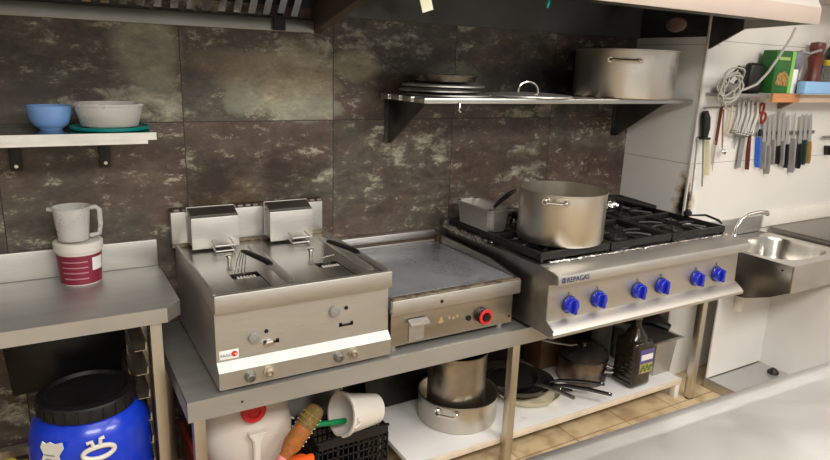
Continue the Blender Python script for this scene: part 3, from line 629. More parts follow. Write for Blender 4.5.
for (a, b_) in cells:
    xc = (a + b_) / 2
    for yc in (-.56, -.24):
        q = MB().lathe([(0, .879), (.075, .879), (.07, .890), (.05, .894), (.05, .905), (.0, .905)], (xc, yc, 0), 32).build('burner', STEELD, H)
        MB().lathe([(0, .905), (.052, .905), (.054, .912), (.046, .920), (.0, .922)], (xc, yc, 0), 32).build('burner_cap', BLACKIRON, q)
labs = ['black cast iron pan support at the left of the hob, beneath the big pot', 'black cast iron pan support in the middle of the hob', 'black cast iron pan support at the right end of the hob near the sink']
for (a, b_), lb in zip(cells, labs):
    g = MB(); zz = .945; zt = .930
    g.box(a, b_, -.715, -.700, .915, .945, .003); g.box(a, b_, -.085, -.070, .915, .945, .003)
    g.box(a, a + .014, -.700, -.085, .915, .945, .003); g.box(b_ - .014, b_, -.700, -.085, .915, .945, .003); g.box(a + .014, b_ - .014, -.407, -.393, .915, .945, .003)
    xc = (a + b_) / 2
    for yc in (-.56, -.24):
        for ang in range(0, 360, 45):
            rr = .155
            ex = xc + rr * math.cos(R(ang)) * (1 if ang % 90 == 0 else 1.08); ey = yc + rr * math.sin(R(ang)) * (.95 if ang % 90 == 0 else .9)
            ix = xc + .045 * math.cos(R(ang)); iy = yc + .045 * math.sin(R(ang))
            g.tube([(ix, iy, .936), (ix * .5 + ex * .5, iy * .5 + ey * .5, .938), (ex, ey, .932)], [.005, .006, .007], 6)
    for x in (a + .012, b_ - .012):
        for y in (-.705, -.08): g.box(x - .006, x + .006, y - .006, y + .006, .879, .916)
    tag(g.build('pan_support', BLACKIRON, origin=(xc, -.4, .88)), lb, 'pan support', 'pan supports on the hob')
def foil(mb, pts, wd, amp, n=40):
    P = [Vector(p) for p in pts]
    def f(u, v):
        t = u * (len(P) - 1); i = min(int(t), len(P) - 2); q = P[i].lerp(P[i + 1], t - i)
        d = (P[i + 1] - P[i]).normalized(); s_ = Vector((-d.y, d.x, 0)).normalized()
        a = v * math.pi
        return q + s_ * wd * math.cos(a) * random.uniform(.7, 1.1) + Vector((0, 0, wd * .7 * math.sin(a) * random.uniform(.5, 1.2))) + Vector([random.uniform(-amp, amp) for _ in range(3)])
    mb.grid(n, 7, f)
m = MB(); foil(m, [(1.606, -.06, .903), (1.606, -.25, .903), (1.606, -.40, .903)], .024, .004, 44); 
tag(m.build('foil_strip', FOIL, origin=(1.63, -.2, .90), sharp=20), 'crumpled foil strip along the left side edge of the hob', 'foil')
m = MB(); foil(m, [(2.43, -.235, .955), (2.50, -.20, .96), (2.57, -.205, .956)], .030, .007, 20)
tag(m.build('foil_piece', FOIL, origin=(2.45, -.18, .95), sharp=20), 'crumpled foil piece lying on the rear of the hob', 'foil')
m = MB(); foil(m, [(1.66, -.722, .905), (2.2, -.724, .905), (2.77, -.722, .905)], .008, .002, 120)
tag(m.build('foil_edge', FOIL, origin=(2.2, -.72, .9), sharp=20), 'thin foil strip lining the front edge of the pan supports', 'foil')
tag(MB().tube([(2.50, -.13, .962), (2.60, -.14, .975), (2.66, -.15, .972), (2.70, -.24, .965), (2.74, -.33, .955)], [.012, .022, .026, .018, .012], 10).build('burnt_rod', BLACKIRON), 'black burnt lump of cookware lying at the back right of the hob', 'utensil')  # lumpy burnt rod along the rear right of the hob
tag(MB().lathe([(0, 0), (.014, 0), (.02, .006), (.02, .022), (.012, .028), (.010, .034), (0, .036)], (2.77, -.50, .946), 18).tube([(2.75, -.52, .955), (2.80, -.58, .965), (2.79, -.66, .957), (2.77, -.69, .951)], [.004, .006, .006, .004], 8).build('burner_tool', BLACKIRON), 'small black knob and curved rod on the right pan support', 'utensil')

def pot(name, label, c, r, h, m_, handles=(), th=.004, rim=.004, group=None, wall_taper=1.0, hz=.80, hw=.042, inner=None):
    o = thing(name, label, 'pot', c, group)
    p = [(0, 0), (r * wall_taper - .012, 0), (r * wall_taper - .003, .003), (r * wall_taper, .012), (r, h - .006), (r + rim, h - .004), (r + rim, h), (r - th, h), (r * wall_taper - th, .012), (r * wall_taper - .014, .005), (0, .005)]
    MB().lathe(p, c, 72).build('pot_body', [m_], o)
    for a in handles:
        d = Vector((math.cos(R(a)), math.sin(R(a)), 0)); s_ = Vector((-d.y, d.x, 0)); b0 = Vector(c) + Vector((0, 0, h * hz)) + d * (r + .001)
        mb = MB().tube([b0 - s_ * hw, b0 - s_ * hw + d * .022, b0 - s_ * (hw - .010) + d * .032, b0 + s_ * (hw - .010) + d * .032, b0 + s_ * hw + d * .022, b0 + s_ * hw], .0058, 8)
        for q in (-1, 1):
            cc = b0 + s_ * hw * q; mb.cyl(cc - d * .001, cc + d * .005, .013)
        mb.build('handle', POLISH, o)
    return o
P1 = pot('stock_pot', 'large aluminium stock pot standing on the front left of the hob', (1.857, -.56, .9455), .180, .213, POTM, (-141, 39), hz=.87)
P2 = pot('stock_pot', 'large aluminium pot standing on the high wall shelf under the hood', (2.488, -.245, 1.5155), .240, .222, POTM, (-138, 42), hz=.78, hw=.065)
P3 = pot('wide_pot', 'wide low steel pot at the bottom of the stack under the counter', (1.508, -.375, .1055), .178, .124, POTM, (-138,), hz=.82)
P4 = pot('tall_pot', 'tall sooty pot nested inside the wide pot under the counter', (1.490, -.385, .1115), .130, .325, POTD, (60, 155), hz=.9, hw=.03)
P5 = pot('small_pot', 'small steel pot topmost of the nested stack under the counter', (1.497, -.385, .4375), .105, .075, POTM, (20,), hz=.6, hw=.03)
SOOTY = mat('burnt_pan_steel', (.26, .20, .15), .32, 1, .4, 6, dirt=(.04, .03, .025, 5, .5))
P6 = pot('saucepan', 'dark steel saucepan with a tilted lid on the white shelf', (2.285, -.365, .1055), .124, .128, SOOTY, (-60,), hz=.62, hw=.03)

# gastronorm pan on hob with spatula handle
def gnpan(name, label, x0, x1, y0, y1, z0, z1, m_, rotz=0, dx=.014):
    o = thing(name, label, 'pan', ((x0 + x1) / 2, (y0 + y1) / 2, z0))
    c = Vector(((x0 + x1) / 2, (y0 + y1) / 2, 0))
    mb = taper(MB(), x0, x1, y0, y1, z0, z1, dx, dx, .003)
    bmesh.ops.bevel(mb.bm, geom=[e for e in mb.bm.edges if abs((e.verts[0].co - e.verts[1].co).z) > .5 * (z1 - z0)], offset=.022, segments=4, affect='EDGES')
    if rotz:
        for v in mb.bm.verts: v.co = c + rz(rotz) @ (v.co - c)
    mb.build('pan_body', m_, o)
    mb = MB(); w_ = .016; 
    mb.box(x0 - w_, x1 + w_, y0 - w_, y0 + .002, z1 - .002, z1 + .001); mb.box(x0 - w_, x1 + w_, y1 - .002, y1 + w_, z1 - .002, z1 + .001); mb.box(x0 - w_, x0 + .002, y0, y1, z1 - .002, z1 + .001); mb.box(x1 - .002, x1 + w_, y0, y1, z1 - .002, z1 + .001)
    if rotz:
        for v in mb.bm.verts: v.co = c + rz(rotz) @ (v.co - c)
    mb.build('pan_flange', m_, o); return o
gnpan('food_pan', 'deep rectangular steel food pan standing at the rear left of the hob', 1.615, 1.735, -.388, -.12, .9455, 1.045, STEEL, dx=.010)
sp = thing('spatula', 'spatula with black handle leaning in the rectangular pan on the hob', 'spatula', (1.68, -.25, .957))
MB().box(1.65, 1.71, -.30, -.20, .957, .959, rot=((1.68, -.25, .958), rx(-8))).tube([(1.68, -.25, .964), (1.695, -.29, 1.0), (1.705, -.31, 1.040)], .003).build('blade', STEELD, sp)
MB().tube([(1.700, -.305, 1.038), (1.735, -.30, 1.062), (1.79, -.29, 1.088), (1.83, -.285, 1.102)], [.007, .010, .011, .007], 8).build('handle', BLACKPL, sp)

# ------------------------------------------------------------------ wall pot shelf
S = thing('pot_shelf', 'long slatted steel wall shelf under the hood holding lids and a pot', 'shelf', (2, -.2, 1.49))
SL = mat('shelf_slat_steel', (.55, .55, .52), .3, 1, .08, 8)
for k, (ya, yb) in enumerate(((-.40, -.32), (-.295, -.225), (-.20, -.13), (-.105, -.035))):
    MB().box(1.262, 2.826, ya, yb, 1.493, 1.515, .003).build('slat', SL, S)
for x in (1.32, 2.72):
    MB().prism([(-.004, 1.493), (-.33, 1.493), (-.30, 1.478), (-.03, 1.30), (-.004, 1.30)], 'x', x - .004, x + .004).box(x - .02, x + .02, -.008, -.003, 1.30, 1.493).build('bracket', HOODD, S)
LIDM = mat('bright_lid', (.72, .70, .66), .35, .6, .06, 8)
def lid(name, label, c, r, m_, handle=True, tilt=None, group=None):
    o = thing(name, label, 'lid', c, group)
    mb = MB().lathe([(0, .012), (r * .55, .011), (r * .93, .004), (r, .0), (r + .006, 0), (r + .008, .002), (r + .007, .007), (r, .009), (r * .94, .010), (r * .55, .016), (0, .017)], c, 64)
    mb.build('lid_disc', m_, o)
    if handle:
        cc = Vector(c) + Vector((0, 0, .014)); d = Vector((math.cos(R(-28)), math.sin(R(-28)), 0))
        pts = [cc + d * (.045 * math.cos(t)) + Vector((0, 0, .050 * math.sin(t) ** .8 if math.sin(t) > 0 else 0)) for t in [math.pi * k / 12 for k in range(13)]]
        MB().tube(pts, .0055, 8).build('handle', POLISH, o)
    return o
lid('pot_lid', 'wide flat aluminium pot lid with an arched handle on the high wall shelf', (1.90, -.235, 1.5158), .190, LIDM)
lids = [(1.50, -.20, .172, STEEL), (1.44, -.22, .16, STEELD), (1.49, -.17, .168, STEEL)]
nm = ['lowest pan lid of the stack at the left end of the high shelf', 'second lid from the bottom in the left shelf stack', 'third lid from the bottom in the left shelf stack, beneath the cake tin']
for k, (x, y, r, mm_) in enumerate(lids): lid('pan_lid', nm[k], (x, y, 1.5158 + .0175 * k), r, mm_, False, group='pan lids stacked on the high shelf')
MB_ = MB().lathe([(0, 0), (.118, 0), (.128, .004), (.134, .026), (.139, .027), (.139, .030), (.130, .030), (.124, .006), (0, .003)], (1.475, -.20, 1.5158 + .0525 + .002), 56)
tag(MB_.build('cake_tin', mat('dark_tin', (.16, .15, .14), .25, 1, .3, 20), origin=(1.475, -.2, 1.57)), 'shallow dark round tin topmost of the lid stack on the high shelf', 'tin')
tag(MB().tube([(1.42, -.403, 1.50), (1.42, -.408, 1.485), (1.415, -.408, 1.468), (1.425, -.406, 1.462)], .004, 8).build('hook', POLISH), 'small steel hook hanging from the front slat of the pot shelf', 'hook')

# ------------------------------------------------------------------ white low shelf under counter and its contents
W = thing('low_shelf', 'white low shelf on the floor under the long counter', 'shelf', (1.9, -.36, 0))
MB().box(1.135, 2.752, -.612, -.06, .082, .105, .002).build('shelf_board', WHITESHELF, W)
MB().box(1.135, 2.752, -.618, -.6125, .076, .1055, .001).build('front_edge', mat('cream_edge', (.66, .58, .46), .5), W)
for x, y in ((2.733, -.598), (2.733, -.09), (1.155, -.09), (1.155, -.30)):
    MB().box(x - .016, x + .016, y - .016, y + .016, 0, .082, .002).build('leg', WHITEPL, W)
def frypan(label, c, r, ang, L_, m_, tip=None, white=False, hz=.03):
    o = thing('frying_pan', label, 'frying pan', c, 'frying pans on the white shelf')
    MB().lathe([(0, 0), (r * .78, 0), (r * .84, .004), (r, .036), (r + .002, .038), (r - .003, .038), (r * .82, .007), (0, .004)], c, 56).build('pan_body', CREAM if white else FRYPAN, o)
    d = Vector((math.cos(R(ang)), math.sin(R(ang)), 0)); b0 = Vector(c) + d * (r - .003) + Vector((0, 0, .032))
    MB().tube([b0, b0 + d * .05 + Vector((0, 0, .010)), b0 + d * L_ * .6 + Vector((0, 0, .012)), b0 + d * L_ + Vector((0, 0, .006))], [.010, .012, .014, .012], 10, flat=.6).build('handle', m_, o)
    e = b0 + d * (L_ - .012) + Vector((0, 0, .0125))
    ring = [e + Vector((.006 * math.cos(t), .006 * math.sin(t), 0)) for t in [2 * math.pi * q / 12 for q in range(12)]]
    MB().tube(ring, .0015, 6, True).build('hanging_ring', POLISH, o); return o
frypan('cream bottomed frying pan lowest in the pan pile on the white shelf', (1.915, -.375, .1055), .165, -38, .01, FRYPAN, white=True)
frypan('black frying pan second in the pile, longest handle pointing right', (1.925, -.335, .1275), .150, -49, .27, BLACKPL)
frypan('black frying pan in the pile whose handle lies nearest the saucepan', (1.875, -.355, .15), .150, -35, .26, BLACKPL)
frypan('topmost frying pan of the pile with a grey handle pointing forward', (1.835, -.33, .173), .145, -70, .20, STEELD)
o = thing('pan_cover', 'domed dark lid tilted on top of the saucepan', 'lid', (2.285, -.365, .236))
mb = MB().lathe([(0, .034), (.05, .030), (.095, .014), (.118, .0), (.126, .0), (.126, .003), (.098, .019), (.05, .034), (0, .038)], (0, 0, 0), 48, rx(6) @ ry(-6))
for v in mb.bm.verts: v.co += Vector((2.285, -.365, .252))
mb.build('cover_disc', mat('dark_cover', (.09, .08, .075), .22, .8, .3, 10), o)
MB().lathe([(0, .03), (.010, .034), (.012, .045), (0, .052)], (2.282, -.368, .252), 20).build('cover_knob', POLISH, o)
tag(MB().tube([(2.05, -.30, .335), (2.12, -.33, .315), (2.19, -.36, .300), (2.23, -.37, .300)], [.012, .011, .009, .006], 10, flat=.5).build('ladle', POTM), 'grey ladle lying across the saucepan lid', 'ladle')

# oil bottle
def rbox(mb, x0, x1, y0, y1, z0, z1, b): return mb.box(x0, x1, y0, y1, z0, z1, b, seg=4)
B = thing('oil_bottle', 'large dark square oil bottle with a violet and yellow label on the white shelf', 'bottle', (2.48, -.51, .1055))
m = rbox(MB(), 2.405, 2.545, -.590, -.450, .1055, .355, .026)
m.lathe([(.067, .342), (.052, .378), (.026, .412), (.021, .425), (.021, .452), (0, .452)], (2.475, -.52, 0), 32); m.build('bottle_body', OLIVEGLASS, B)
for k in range(8): MB().box(2.4015, 2.4055, -.575, -.465, .13 + k * .025, .139 + k * .025, .001).build('ridge', OLIVEGLASS, B)
MB().lathe([(0, .452), (.024, .452), (.024, .478), (0, .480)], (2.475, -.52, 0), 24).build('cap', mat('clear_grey_cap', (.20, .20, .19), .25), B)
lb = MB().box(2.438, 2.537, -.593, -.5902, .185, .315, .001).build('label', PURPLE, B)
MB().box(2.447, 2.528, -.5945, -.593, .258, .288).build('label_band', PAPER, lb)
MB().box(2.443, 2.532, -.5945, -.593, .190, .240).build('label_picture', mat('olive_yellow_print', (.38, .34, .10), .4, 0, .5, 60), lb)
m = MB()
for q in range(6): m.lathe([(0, 0), (.011, 0), (.008, -.002), (0, -.003)], (2.455 + .0135 * q, -.5945, .205 + .016 * (q % 2)), 12, rx(-90))
m.build('printed_olive', mat('olive_print', (.10, .16, .03), .4), lb)
o = thing('clear_jar', 'tall clear plastic container behind the dark oil bottle', 'container', (2.40, -.28, .1055))
shell(.05, .055, .29, .003, (2.475, -.30, .1055), 40).build('jar_body', CLEAR, o)
tag(MB().box(2.14, 2.34, -.21, -.08, .1055, .42, .002).build('carton_box', CARDB, origin=(2.24, -.14, .1055)), 'brown cardboard box at the back of the white shelf', 'box')
gnpan('deep_food_pan', 'deep rectangular steel food pan at the right end of the white shelf', 2.60, 2.80, -.54, -.25, .1055, .300, STEEL, dx=.012)
tag(MB().tube([(2.62, -.29, .335), (2.66, -.34, .365), (2.72, -.42, .370), (2.77, -.49, .335)], [.03, .065, .06, .03], 12, flat=.6).build('pan_bag', BLACKPL), 'black bag bundled on top of the deep food pan', 'bag')
o = thing('dark_pot', 'dark round pan behind the deep food pan under the counter', 'pan', (2.64, -.13, .1055))
shell(.085, .095, .34, .003, (2.64, -.125, .1055), 40).build('pan_body', FRYPAN, o)

# baking sheets leaning at left of shelf
for k in range(5):
    o = thing('baking_tray', ['frontmost', 'second', 'third', 'fourth', 'rearmost'][k] + ' dark baking tray of the five leaning behind the nested pots', 'tray', (1.2, -.2, .1505), 'leaning baking trays')
    mb = MB().box(0, .36, -.004, 0, 0, .26, .001).box(0, .36, -.012, -.004, .257, .260).box(0, .003, -.012, -.004, 0, .26).box(.357, .36, -.012, -.004, 0, .26)
    M_ = rx(-14)
    for v in mb.bm.verts: v.co = Vector((1.150, -.180 + .023 * k, .1080)) + M_ @ v.co
    mb.build('tray_sheet', BLACKSHEET, o)
    mb = MB().tube([(0, -.018, .262), (.36, -.018, .262)], .0025, 6)
    for v in mb.bm.verts: v.co = Vector((1.150, -.180 + .023 * k, .1080)) + M_ @ v.co
    mb.build('rolled_edge', POLISH, o)

# ------------------------------------------------------------------ left below counter
J = thing('jerry_can', 'milky white jerry can with red cap tipped under the fryer counter', 'jerry can', (.54, -.38, .12))
ccx, ccy, ccz = .545, -.365, .335
def sup(u, v):
    a = (u * 2 - 1) * math.pi; b2 = (v - .5) * math.pi
    e = lambda w_, p: math.copysign(abs(w_) ** p, w_)
    return Vector((ccx + .158 * e(math.cos(b2), .62) * e(math.cos(a), .75) * (1.0 + .05 * (v < .52)), ccy + .135 * e(math.cos(b2), .55) * e(math.sin(a), .55) * (1.0 + .09 * (v < .52)), ccz + .185 * e(math.sin(b2), .62)))
m = MB().grid(48, 30, sup); bmesh.ops.remove_doubles(m.bm, verts=m.bm.verts[:], dist=.0006); bmesh.ops.recalc_face_normals(m.bm, faces=m.bm.faces[:])
m.build('can_body', JERRY, J, sharp=60)
m = MB().prism([(.520, .365), (.590, .365), (.566, .335), (.560, .300), (.560, .235), (.585, .20), (.515, .20), (.536, .235), (.536, .300), (.535, .335)], 'y', -.535, -.49)
bmesh.ops.bevel(m.bm, geom=m.bm.edges[:], offset=.004, segments=2, affect='EDGES'); m.build('grip_handle', WHITEPL, J)
MB().box(.50, .60, -.520, -.490, .165, .205, .012).build('spout_block', WHITEPL, J)
MB().lathe([(0, 0), (.044, 0), (.044, -.018), (.040, -.022), (.026, -.022), (.024, -.014), (0, -.014)], (.545, -.500, .446), 32, rx(-90)).build('red_cap', REDPL, J)
c = thing('red_crate', 'dark red plastic crate on the floor behind the counter leg', 'crate', (.5, -.35, 0))
taper(MB(), .352, .72, -.56, -.22, 0, .145, .01, .01, .006).build('crate_body', DARKRED, c)
MB().box(.345, .36, -.565, -.215, .13, .30, .003).box(.345, .43, -.60, -.585, .02, .30, .003).box(.43, .50, -.60, -.585, .02, .22, .003).build('raised_side', DARKRED, c)
tag(MB().box(.622, .738, -.60, -.575, .02, .262, .008).box(.64, .73, -.573, -.520, .15, .24, .02).build('orange_bag', ORANGE, origin=(.68, -.5, 0)), 'bright orange plastic bag behind the sauce bottle', 'bag')
# sauce bottle
D = thing('sauce_bottle', 'ribbed amber squeeze bottle with orange sauce lying tilted', 'bottle', (.69, -.59, .3))
p0 = Vector((.610, -.615, .295)); p1 = Vector((.765, -.565, .435)); d = (p1 - p0); Lb = d.length; Mq = d.to_track_quat('Z', 'Y').to_matrix()
MB().lathe([(0, 0), (.018, 0), (.020, .02), (.030, .045), (.034, .06), (.034, Lb - .03), (.028, Lb - .008), (.015, Lb), (0, Lb)], p0, 36, Mq).build('bottle_body', AMBER, D)
MB().lathe([(0, .004), (.015, .006), (.026, .046), (.031, .062), (.031, Lb * .58), (0, Lb * .62)], p0, 28, Mq).build('sauce', SAUCE, D)
for k in range(7):
    zq = .075 + k * .017
    pts = [p0 + Mq @ Vector((.0362 * math.cos(R(a)), .0362 * math.sin(R(a)), zq)) for a in range(-150, 40, 14)]
    MB().tube(pts, .002, 6).build('rib_glint', WHITEPL, D)  # white arcs paint the highlights along the bottle's ribs
MB().lathe([(0, -.022), (.012, -.022), (.019, -.012), (.019, .008), (0, .008)], p0, 24, Mq).build('cap', mat('pink_cap', (.75, .25, .25), .4), D)

# black crate
K = thing('black_crate', 'black slotted plastic crate on the floor under the counter', 'crate', (.94, -.36, 0))
kx0, kx1, ky0, ky1, kz = .775, 1.075, -.525, -.20, .248
m = MB(); m.box(kx0, kx1, ky0, ky0 + .008, .218, kz, .002); m.box(kx0, kx1, ky1 - .008, ky1, .218, kz, .002); m.box(kx0, kx0 + .008, ky0, ky1, .218, kz, .002); m.box(kx1 - .008, kx1, ky0, ky1, .218, kz, .002); m.box(kx0 - .004, kx1 + .004, ky0 - .004, ky0 + .010, kz, kz + .008, .002)
m.build('crate_rim', BLACKPL, K)
m = MB(); m.box(kx0, kx1, ky0, ky1, .0, .012)
m.build('crate_base', BLACKPL, K)
def lat(a0, a1, fixed, axis):
    mb = MB(); n = 14
    for i in range(n + 1):
        a = a0 + (a1 - a0) * i / n; wbar = .004 if i % 4 else .009
        if axis == 'x': mb.box(a - wbar / 2, a + wbar / 2, fixed, fixed + .006, .012, .218)
        else: mb.box(fixed, fixed + .006, a - wbar / 2, a + wbar / 2, .012, .218)
    for q in range(6):
        z = .03 + q * .034
        if axis == 'x': mb.box(a0, a1, fixed, fixed + .005, z, z + .006)
        else: mb.box(fixed, fixed + .005, a0, a1, z, z + .006)
    return mb
for a in ((kx0, kx1, ky0 + .001, 'x'), (kx0, kx1, ky1 - .007, 'x'), (ky0, ky1, kx0 + .001, 'y'), (ky0, ky1, kx1 - .007, 'y')): lat(*a).build('lattice_wall', BLACKPL, K)
# tipped white tub
Wt = thing('white_tub', 'white plastic tub tipped on its side on the black crate', 'tub', (.96, -.42, .245))
d = Vector((-.95, -.22, .22)).normalized(); c0 = Vector((1.055, -.455, .292)); Mq = d.to_track_quat('Z', 'Y').to_matrix()
MB().lathe([(0, 0), (.052, 0), (.058, .006), (.076, .165), (.083, .167), (.083, .180), (.074, .180), (.055, .012), (0, .008)], c0, 48, Mq, sy=1.05).build('tub_body', WHITEPL, Wt)
MB().tube([c0 + Mq @ Vector((.083, -.02, .17)), c0 + Mq @ Vector((.088, 0, .150)), c0 + Mq @ Vector((.083, .02, .17))], .004, 6).build('handle_stub', WHITEPL, Wt)
tag(MB().tube([(.775, -.515, .330), (.83, -.510, .318), (.90, -.500, .304)], .011, 12).build('green_spoon', GREENPL), 'green utensil handle poking out of the tipped white tub', 'spoon')
o = thing('round_lid', 'large dark steel lid standing behind the sauce bottle', 'lid', (.80, -.17, .25))
Mq = rx(68) @ ry(0)
MB().lathe([(0, .012), (.10, .010), (.15, .003), (.155, 0), (.155, .004), (.10, .015), (0, .018)], (.845, -.24, .36), 56, Mq).build('lid_disc', mat('grey_lid', (.20, .20, .19), .3, 1, .2, 6), o)
MB().lathe([(.150, .002), (.157, .002), (.157, .008), (.150, .008)], (.845, -.24, .36), 56, Mq).build('lid_rim', POLISH, o)

# ------------------------------------------------------------------ sink area
SK = thing('hand_sink', 'stainless wall sink with a D-shaped bowl beside the hob', 'sink', (3.24, -.69, .65))
sx0, sx1, sy0, sy1, sz = 2.985, 3.515, -.945, -.435, .78
def bowl_outline(t, k=1.0):
    # rounded, wider towards the back
    cx_, cy_ = 3.262, -.70
    a = t * 2 * math.pi
    e = lambda w_, p: math.copysign(abs(w_) ** p, w_)
    return cx_ + .225 * k * e(math.cos(a), .62), cy_ + .185 * k * e(math.sin(a), .62)
m = MB(); n = 64
inner = [m.bm.verts.new((*bowl_outline(i / n), sz - .004)) for i in range(n)]
def sq(t):
    a = t * 2 * math.pi; c_, s_ = math.cos(a), math.sin(a); hx, hy = (sx1 - sx0) / 2, (sy1 - sy0) / 2
    k = 1 / max(abs(c_), abs(s_)); return ((sx0 + sx1) / 2 + hx * max(-1, min(1, c_ * k)), (sy0 + sy1) / 2 + hy * max(-1, min(1, s_ * k)))
outer = [m.bm.verts.new((*sq(i / n), sz)) for i in range(n)]
loops = [outer, inner]
for k, z in ((.97, sz - .02), (.93, sz - .10), (.86, sz - .135), (.70, sz - .15)):
    loops.append([m.bm.verts.new((*bowl_outline(i / n, k), z)) for i in range(n)])
for A, Bq in zip(loops, loops[1:]):
    for i in range(n): m.bm.faces.new((A[i], A[(i + 1) % n], Bq[(i + 1) % n], Bq[i]))
m.bm.faces.new(loops[-1])
bmesh.ops.recalc_face_normals(m.bm, faces=m.bm.faces[:])
for f_ in m.bm.faces: 
    pass
m.build('sink_bowl', mat('sink_steel', (.60, .58, .54), .20, 1, .05, 8), SK)
AP = mat('apron_steel', (.50, .48, .45), .24, 1, .12, 4)
MB().prism([(sx0, sz), (sx0, .66), (sx0, .645), (sx1, .645), (sx1, sz)], 'y', sy0 - .006, sy0).build('front_apron', AP, SK)
MB().prism([(sy0, sz), (sy0, .648), (-.86, .600), (-.74, .555), (-.66, .548), (sy1, .548), (sy1, sz)], 'x', sx0 - .006, sx0).build('side_apron', AP, SK)
MB().prism([(sy0, sz), (sy0, .648), (sy1, .60), (sy1, sz)], 'x', sx1, sx1 + .006).build('side_apron', AP, SK)
MB().box(2.985, 3.515, -.447, -.432, .782, .872, .002).build('upstand', STEEL, SK)
MB().lathe([(0, 0), (.005, 0), (.005, -.001), (0, -.001)], (sx0 - .0065, -.90, .750), 12, ry(90)).build('screw_hole', BLACKPL, SK)
MB().cyl((3.26, -.70, .63), (3.26, -.70, .58), .03).build('drain', WHITEPL, SK)
MB().cyl((3.13, -.62, .56), (3.13, -.62, .42), .026).build('waste_pipe', WHITEPL, SK)
T = thing('tap', 'curved chrome tap standing on the sink rim', 'tap', (3.22, -.49, .78))
MB().lathe([(0, 0), (.020, 0), (.016, .012), (.012, .02), (0, .02)], (3.215, -.485, .782), 20).build('tap_base', POLISH, T)
MB().tube([(3.215, -.485, .795), (3.222, -.487, .84), (3.245, -.492, .882), (3.29, -.50, .908), (3.36, -.515, .918), (3.42, -.525, .912)], [.012, .011, .010, .010, .011, .013], 12).build('spout', POLISH, T)
MB().cyl((3.42, -.525, .914), (3.423, -.526, .896), .010).build('outlet', POLISH, T)
struct('trim_ledge', MB().box(3.53, 5.5, -.448, -.431, .80, .885, .003), WHITEPL)
R_ = thing('side_counter', 'stainless steel counter to the right of the sink', 'counter', (4.3, -.9, 0))
MB().box(3.60, 5.6, -1.6, -.452, .788, .80, .002).box(3.597, 5.6, -1.603, -.452, .765, .7885, .002).build('counter_top', mat('grey_counter_steel', (.33, .31, .29), .42, 1, .06, 4), R_)
MB().box(3.60, 3.62, -1.6, -.452, 0, .765).build('side_panel', WHITEPL, R_)
PA = thing('splash_box', 'low pale steel floor basin with white back panel under the sink', 'basin', (3.2, -.7, 0))
PW = mat('pale_panel', (.70, .69, .67), .35, 0, .03, 4)
MB().box(2.975, 3.455, -.610, -.602, .052, .548).build('back_panel', PW, PA)
MB().box(3.455, 3.463, -1.30, -.602, 0.0, .60).build('side_panel', PW, PA)
MB().box(2.975, 3.454, -1.1, -.611, .034, .046).build('basin_floor', mat('pale_basin', (.50, .50, .50), .3, .6, .04, 4), PA)
MB().box(2.967, 2.975, -1.1, -.602, 0, .056, .002).build('basin_edge', STEEL, PA)
MB().lathe([(0, 0), (.028, 0), (.030, .012), (.012, .030), (0, .032)], (3.38, -.735, .046), 20).build('drain_plug', BLACKPL, PA)

# ------------------------------------------------------------------ foreground table
FT = thing('prep_table', 'wide stainless steel prep table filling the bottom right foreground', 'table', (1.6, -2.0, 0))
e0 = Vector((-.2, -1.640)); e1 = Vector((2.7, -1.738)); dd = (e1 - e0).normalized(); nn = Vector((dd.y, -dd.x))
e0 = e0 + dd * .62
pr = [(0, .872), (0, .888), (.006, .897), (.018, .900), (.03, .900), (.05, .8955), (.06, .895), (.9, .895), (.9, .872)]
m = MB(); fs = []
va = [m.bm.verts.new((*(e0 + nn * a), z)) for a, z in pr]; vb = [m.bm.verts.new((*(e1 + nn * a), z)) for a, z in pr]
for i in range(len(pr)): m.bm.faces.new((va[i], vb[i], vb[(i + 1) % len(pr)], va[(i + 1) % len(pr)]))
m.bm.faces.new(va); m.bm.faces.new(vb[::-1]); bmesh.ops.recalc_face_normals(m.bm, faces=m.bm.faces[:])
m.build('table_top', TABLEM, FT, sharp=50)
for a, q in ((e0 + dd * .06, .82), (e1 - dd * .06, .82)):
    pp = a + nn * q; MB().box(pp.x - .02, pp.x + .02, pp.y - .02, pp.y + .02, 0, .872).build('leg', LEGM, FT)
    pp = a + nn * .06; MB().box(pp.x - .02, pp.x + .02, pp.y - .02, pp.y + .02, 0, .872).build('leg', LEGM, FT)

# ------------------------------------------------------------------ right wall shelf
q = thing('utensil_shelf', 'wood edged wall shelf at the right above the hanging knives', 'shelf', (3.6, -.48, 1.53))
MB().box(2.87, 3.24, -.535, -.432, 1.535, 1.552, .002).build('shelf_board', mat('grey_shelf', (.30, .30, .28), .4, .6), q)
MB().box(3.24, 5.0, -.545, -.432, 1.545, 1.556).build('shelf_board', mat('pale_shelf', (.62, .58, .52), .5), q)
MB().box(3.235, 3.475, -.557, -.545, 1.512, 1.557, .001).build('wood_edge', WOOD, q)
MB().box(3.477, 5.0, -.557, -.545, 1.512, 1.557, .001).build('pale_edge', BEIGEWOOD, q)
MB().prism([(-.434, 1.545), (-.53, 1.545), (-.53, 1.525), (-.434, 1.47)], 'x', 3.50, 3.53).build('bracket', mat('brown_bracket', (.20, .12, .07), .5), q)
MB().lathe([(0, 0), (.003, 0), (.003, -.001), (0, -.001)], (3.49, -.557, 1.538), 10, rx(-90)).lathe([(0, 0), (.003, 0), (.003, -.001), (0, -.001)], (3.49, -.557, 1.526), 10, rx(-90)).build('screw', GREYH, q)
q = thing('hanging_rail', 'thin steel rail with hooks below the right shelf', 'rail', (3.05, -.45, 1.5))
MB().tube([(2.85, -.448, 1.478), (3.36, -.448, 1.498)], .004, 8).build('bar', STEELD, q)
mr = thing('magnetic_strip', 'black magnetic knife strip on the white wall', 'knife rack', (3.6, -.44, 1.335))
MB().box(3.33, 3.90, -.442, -.431, 1.328, 1.346, .001).build('strip', STEELD, mr)

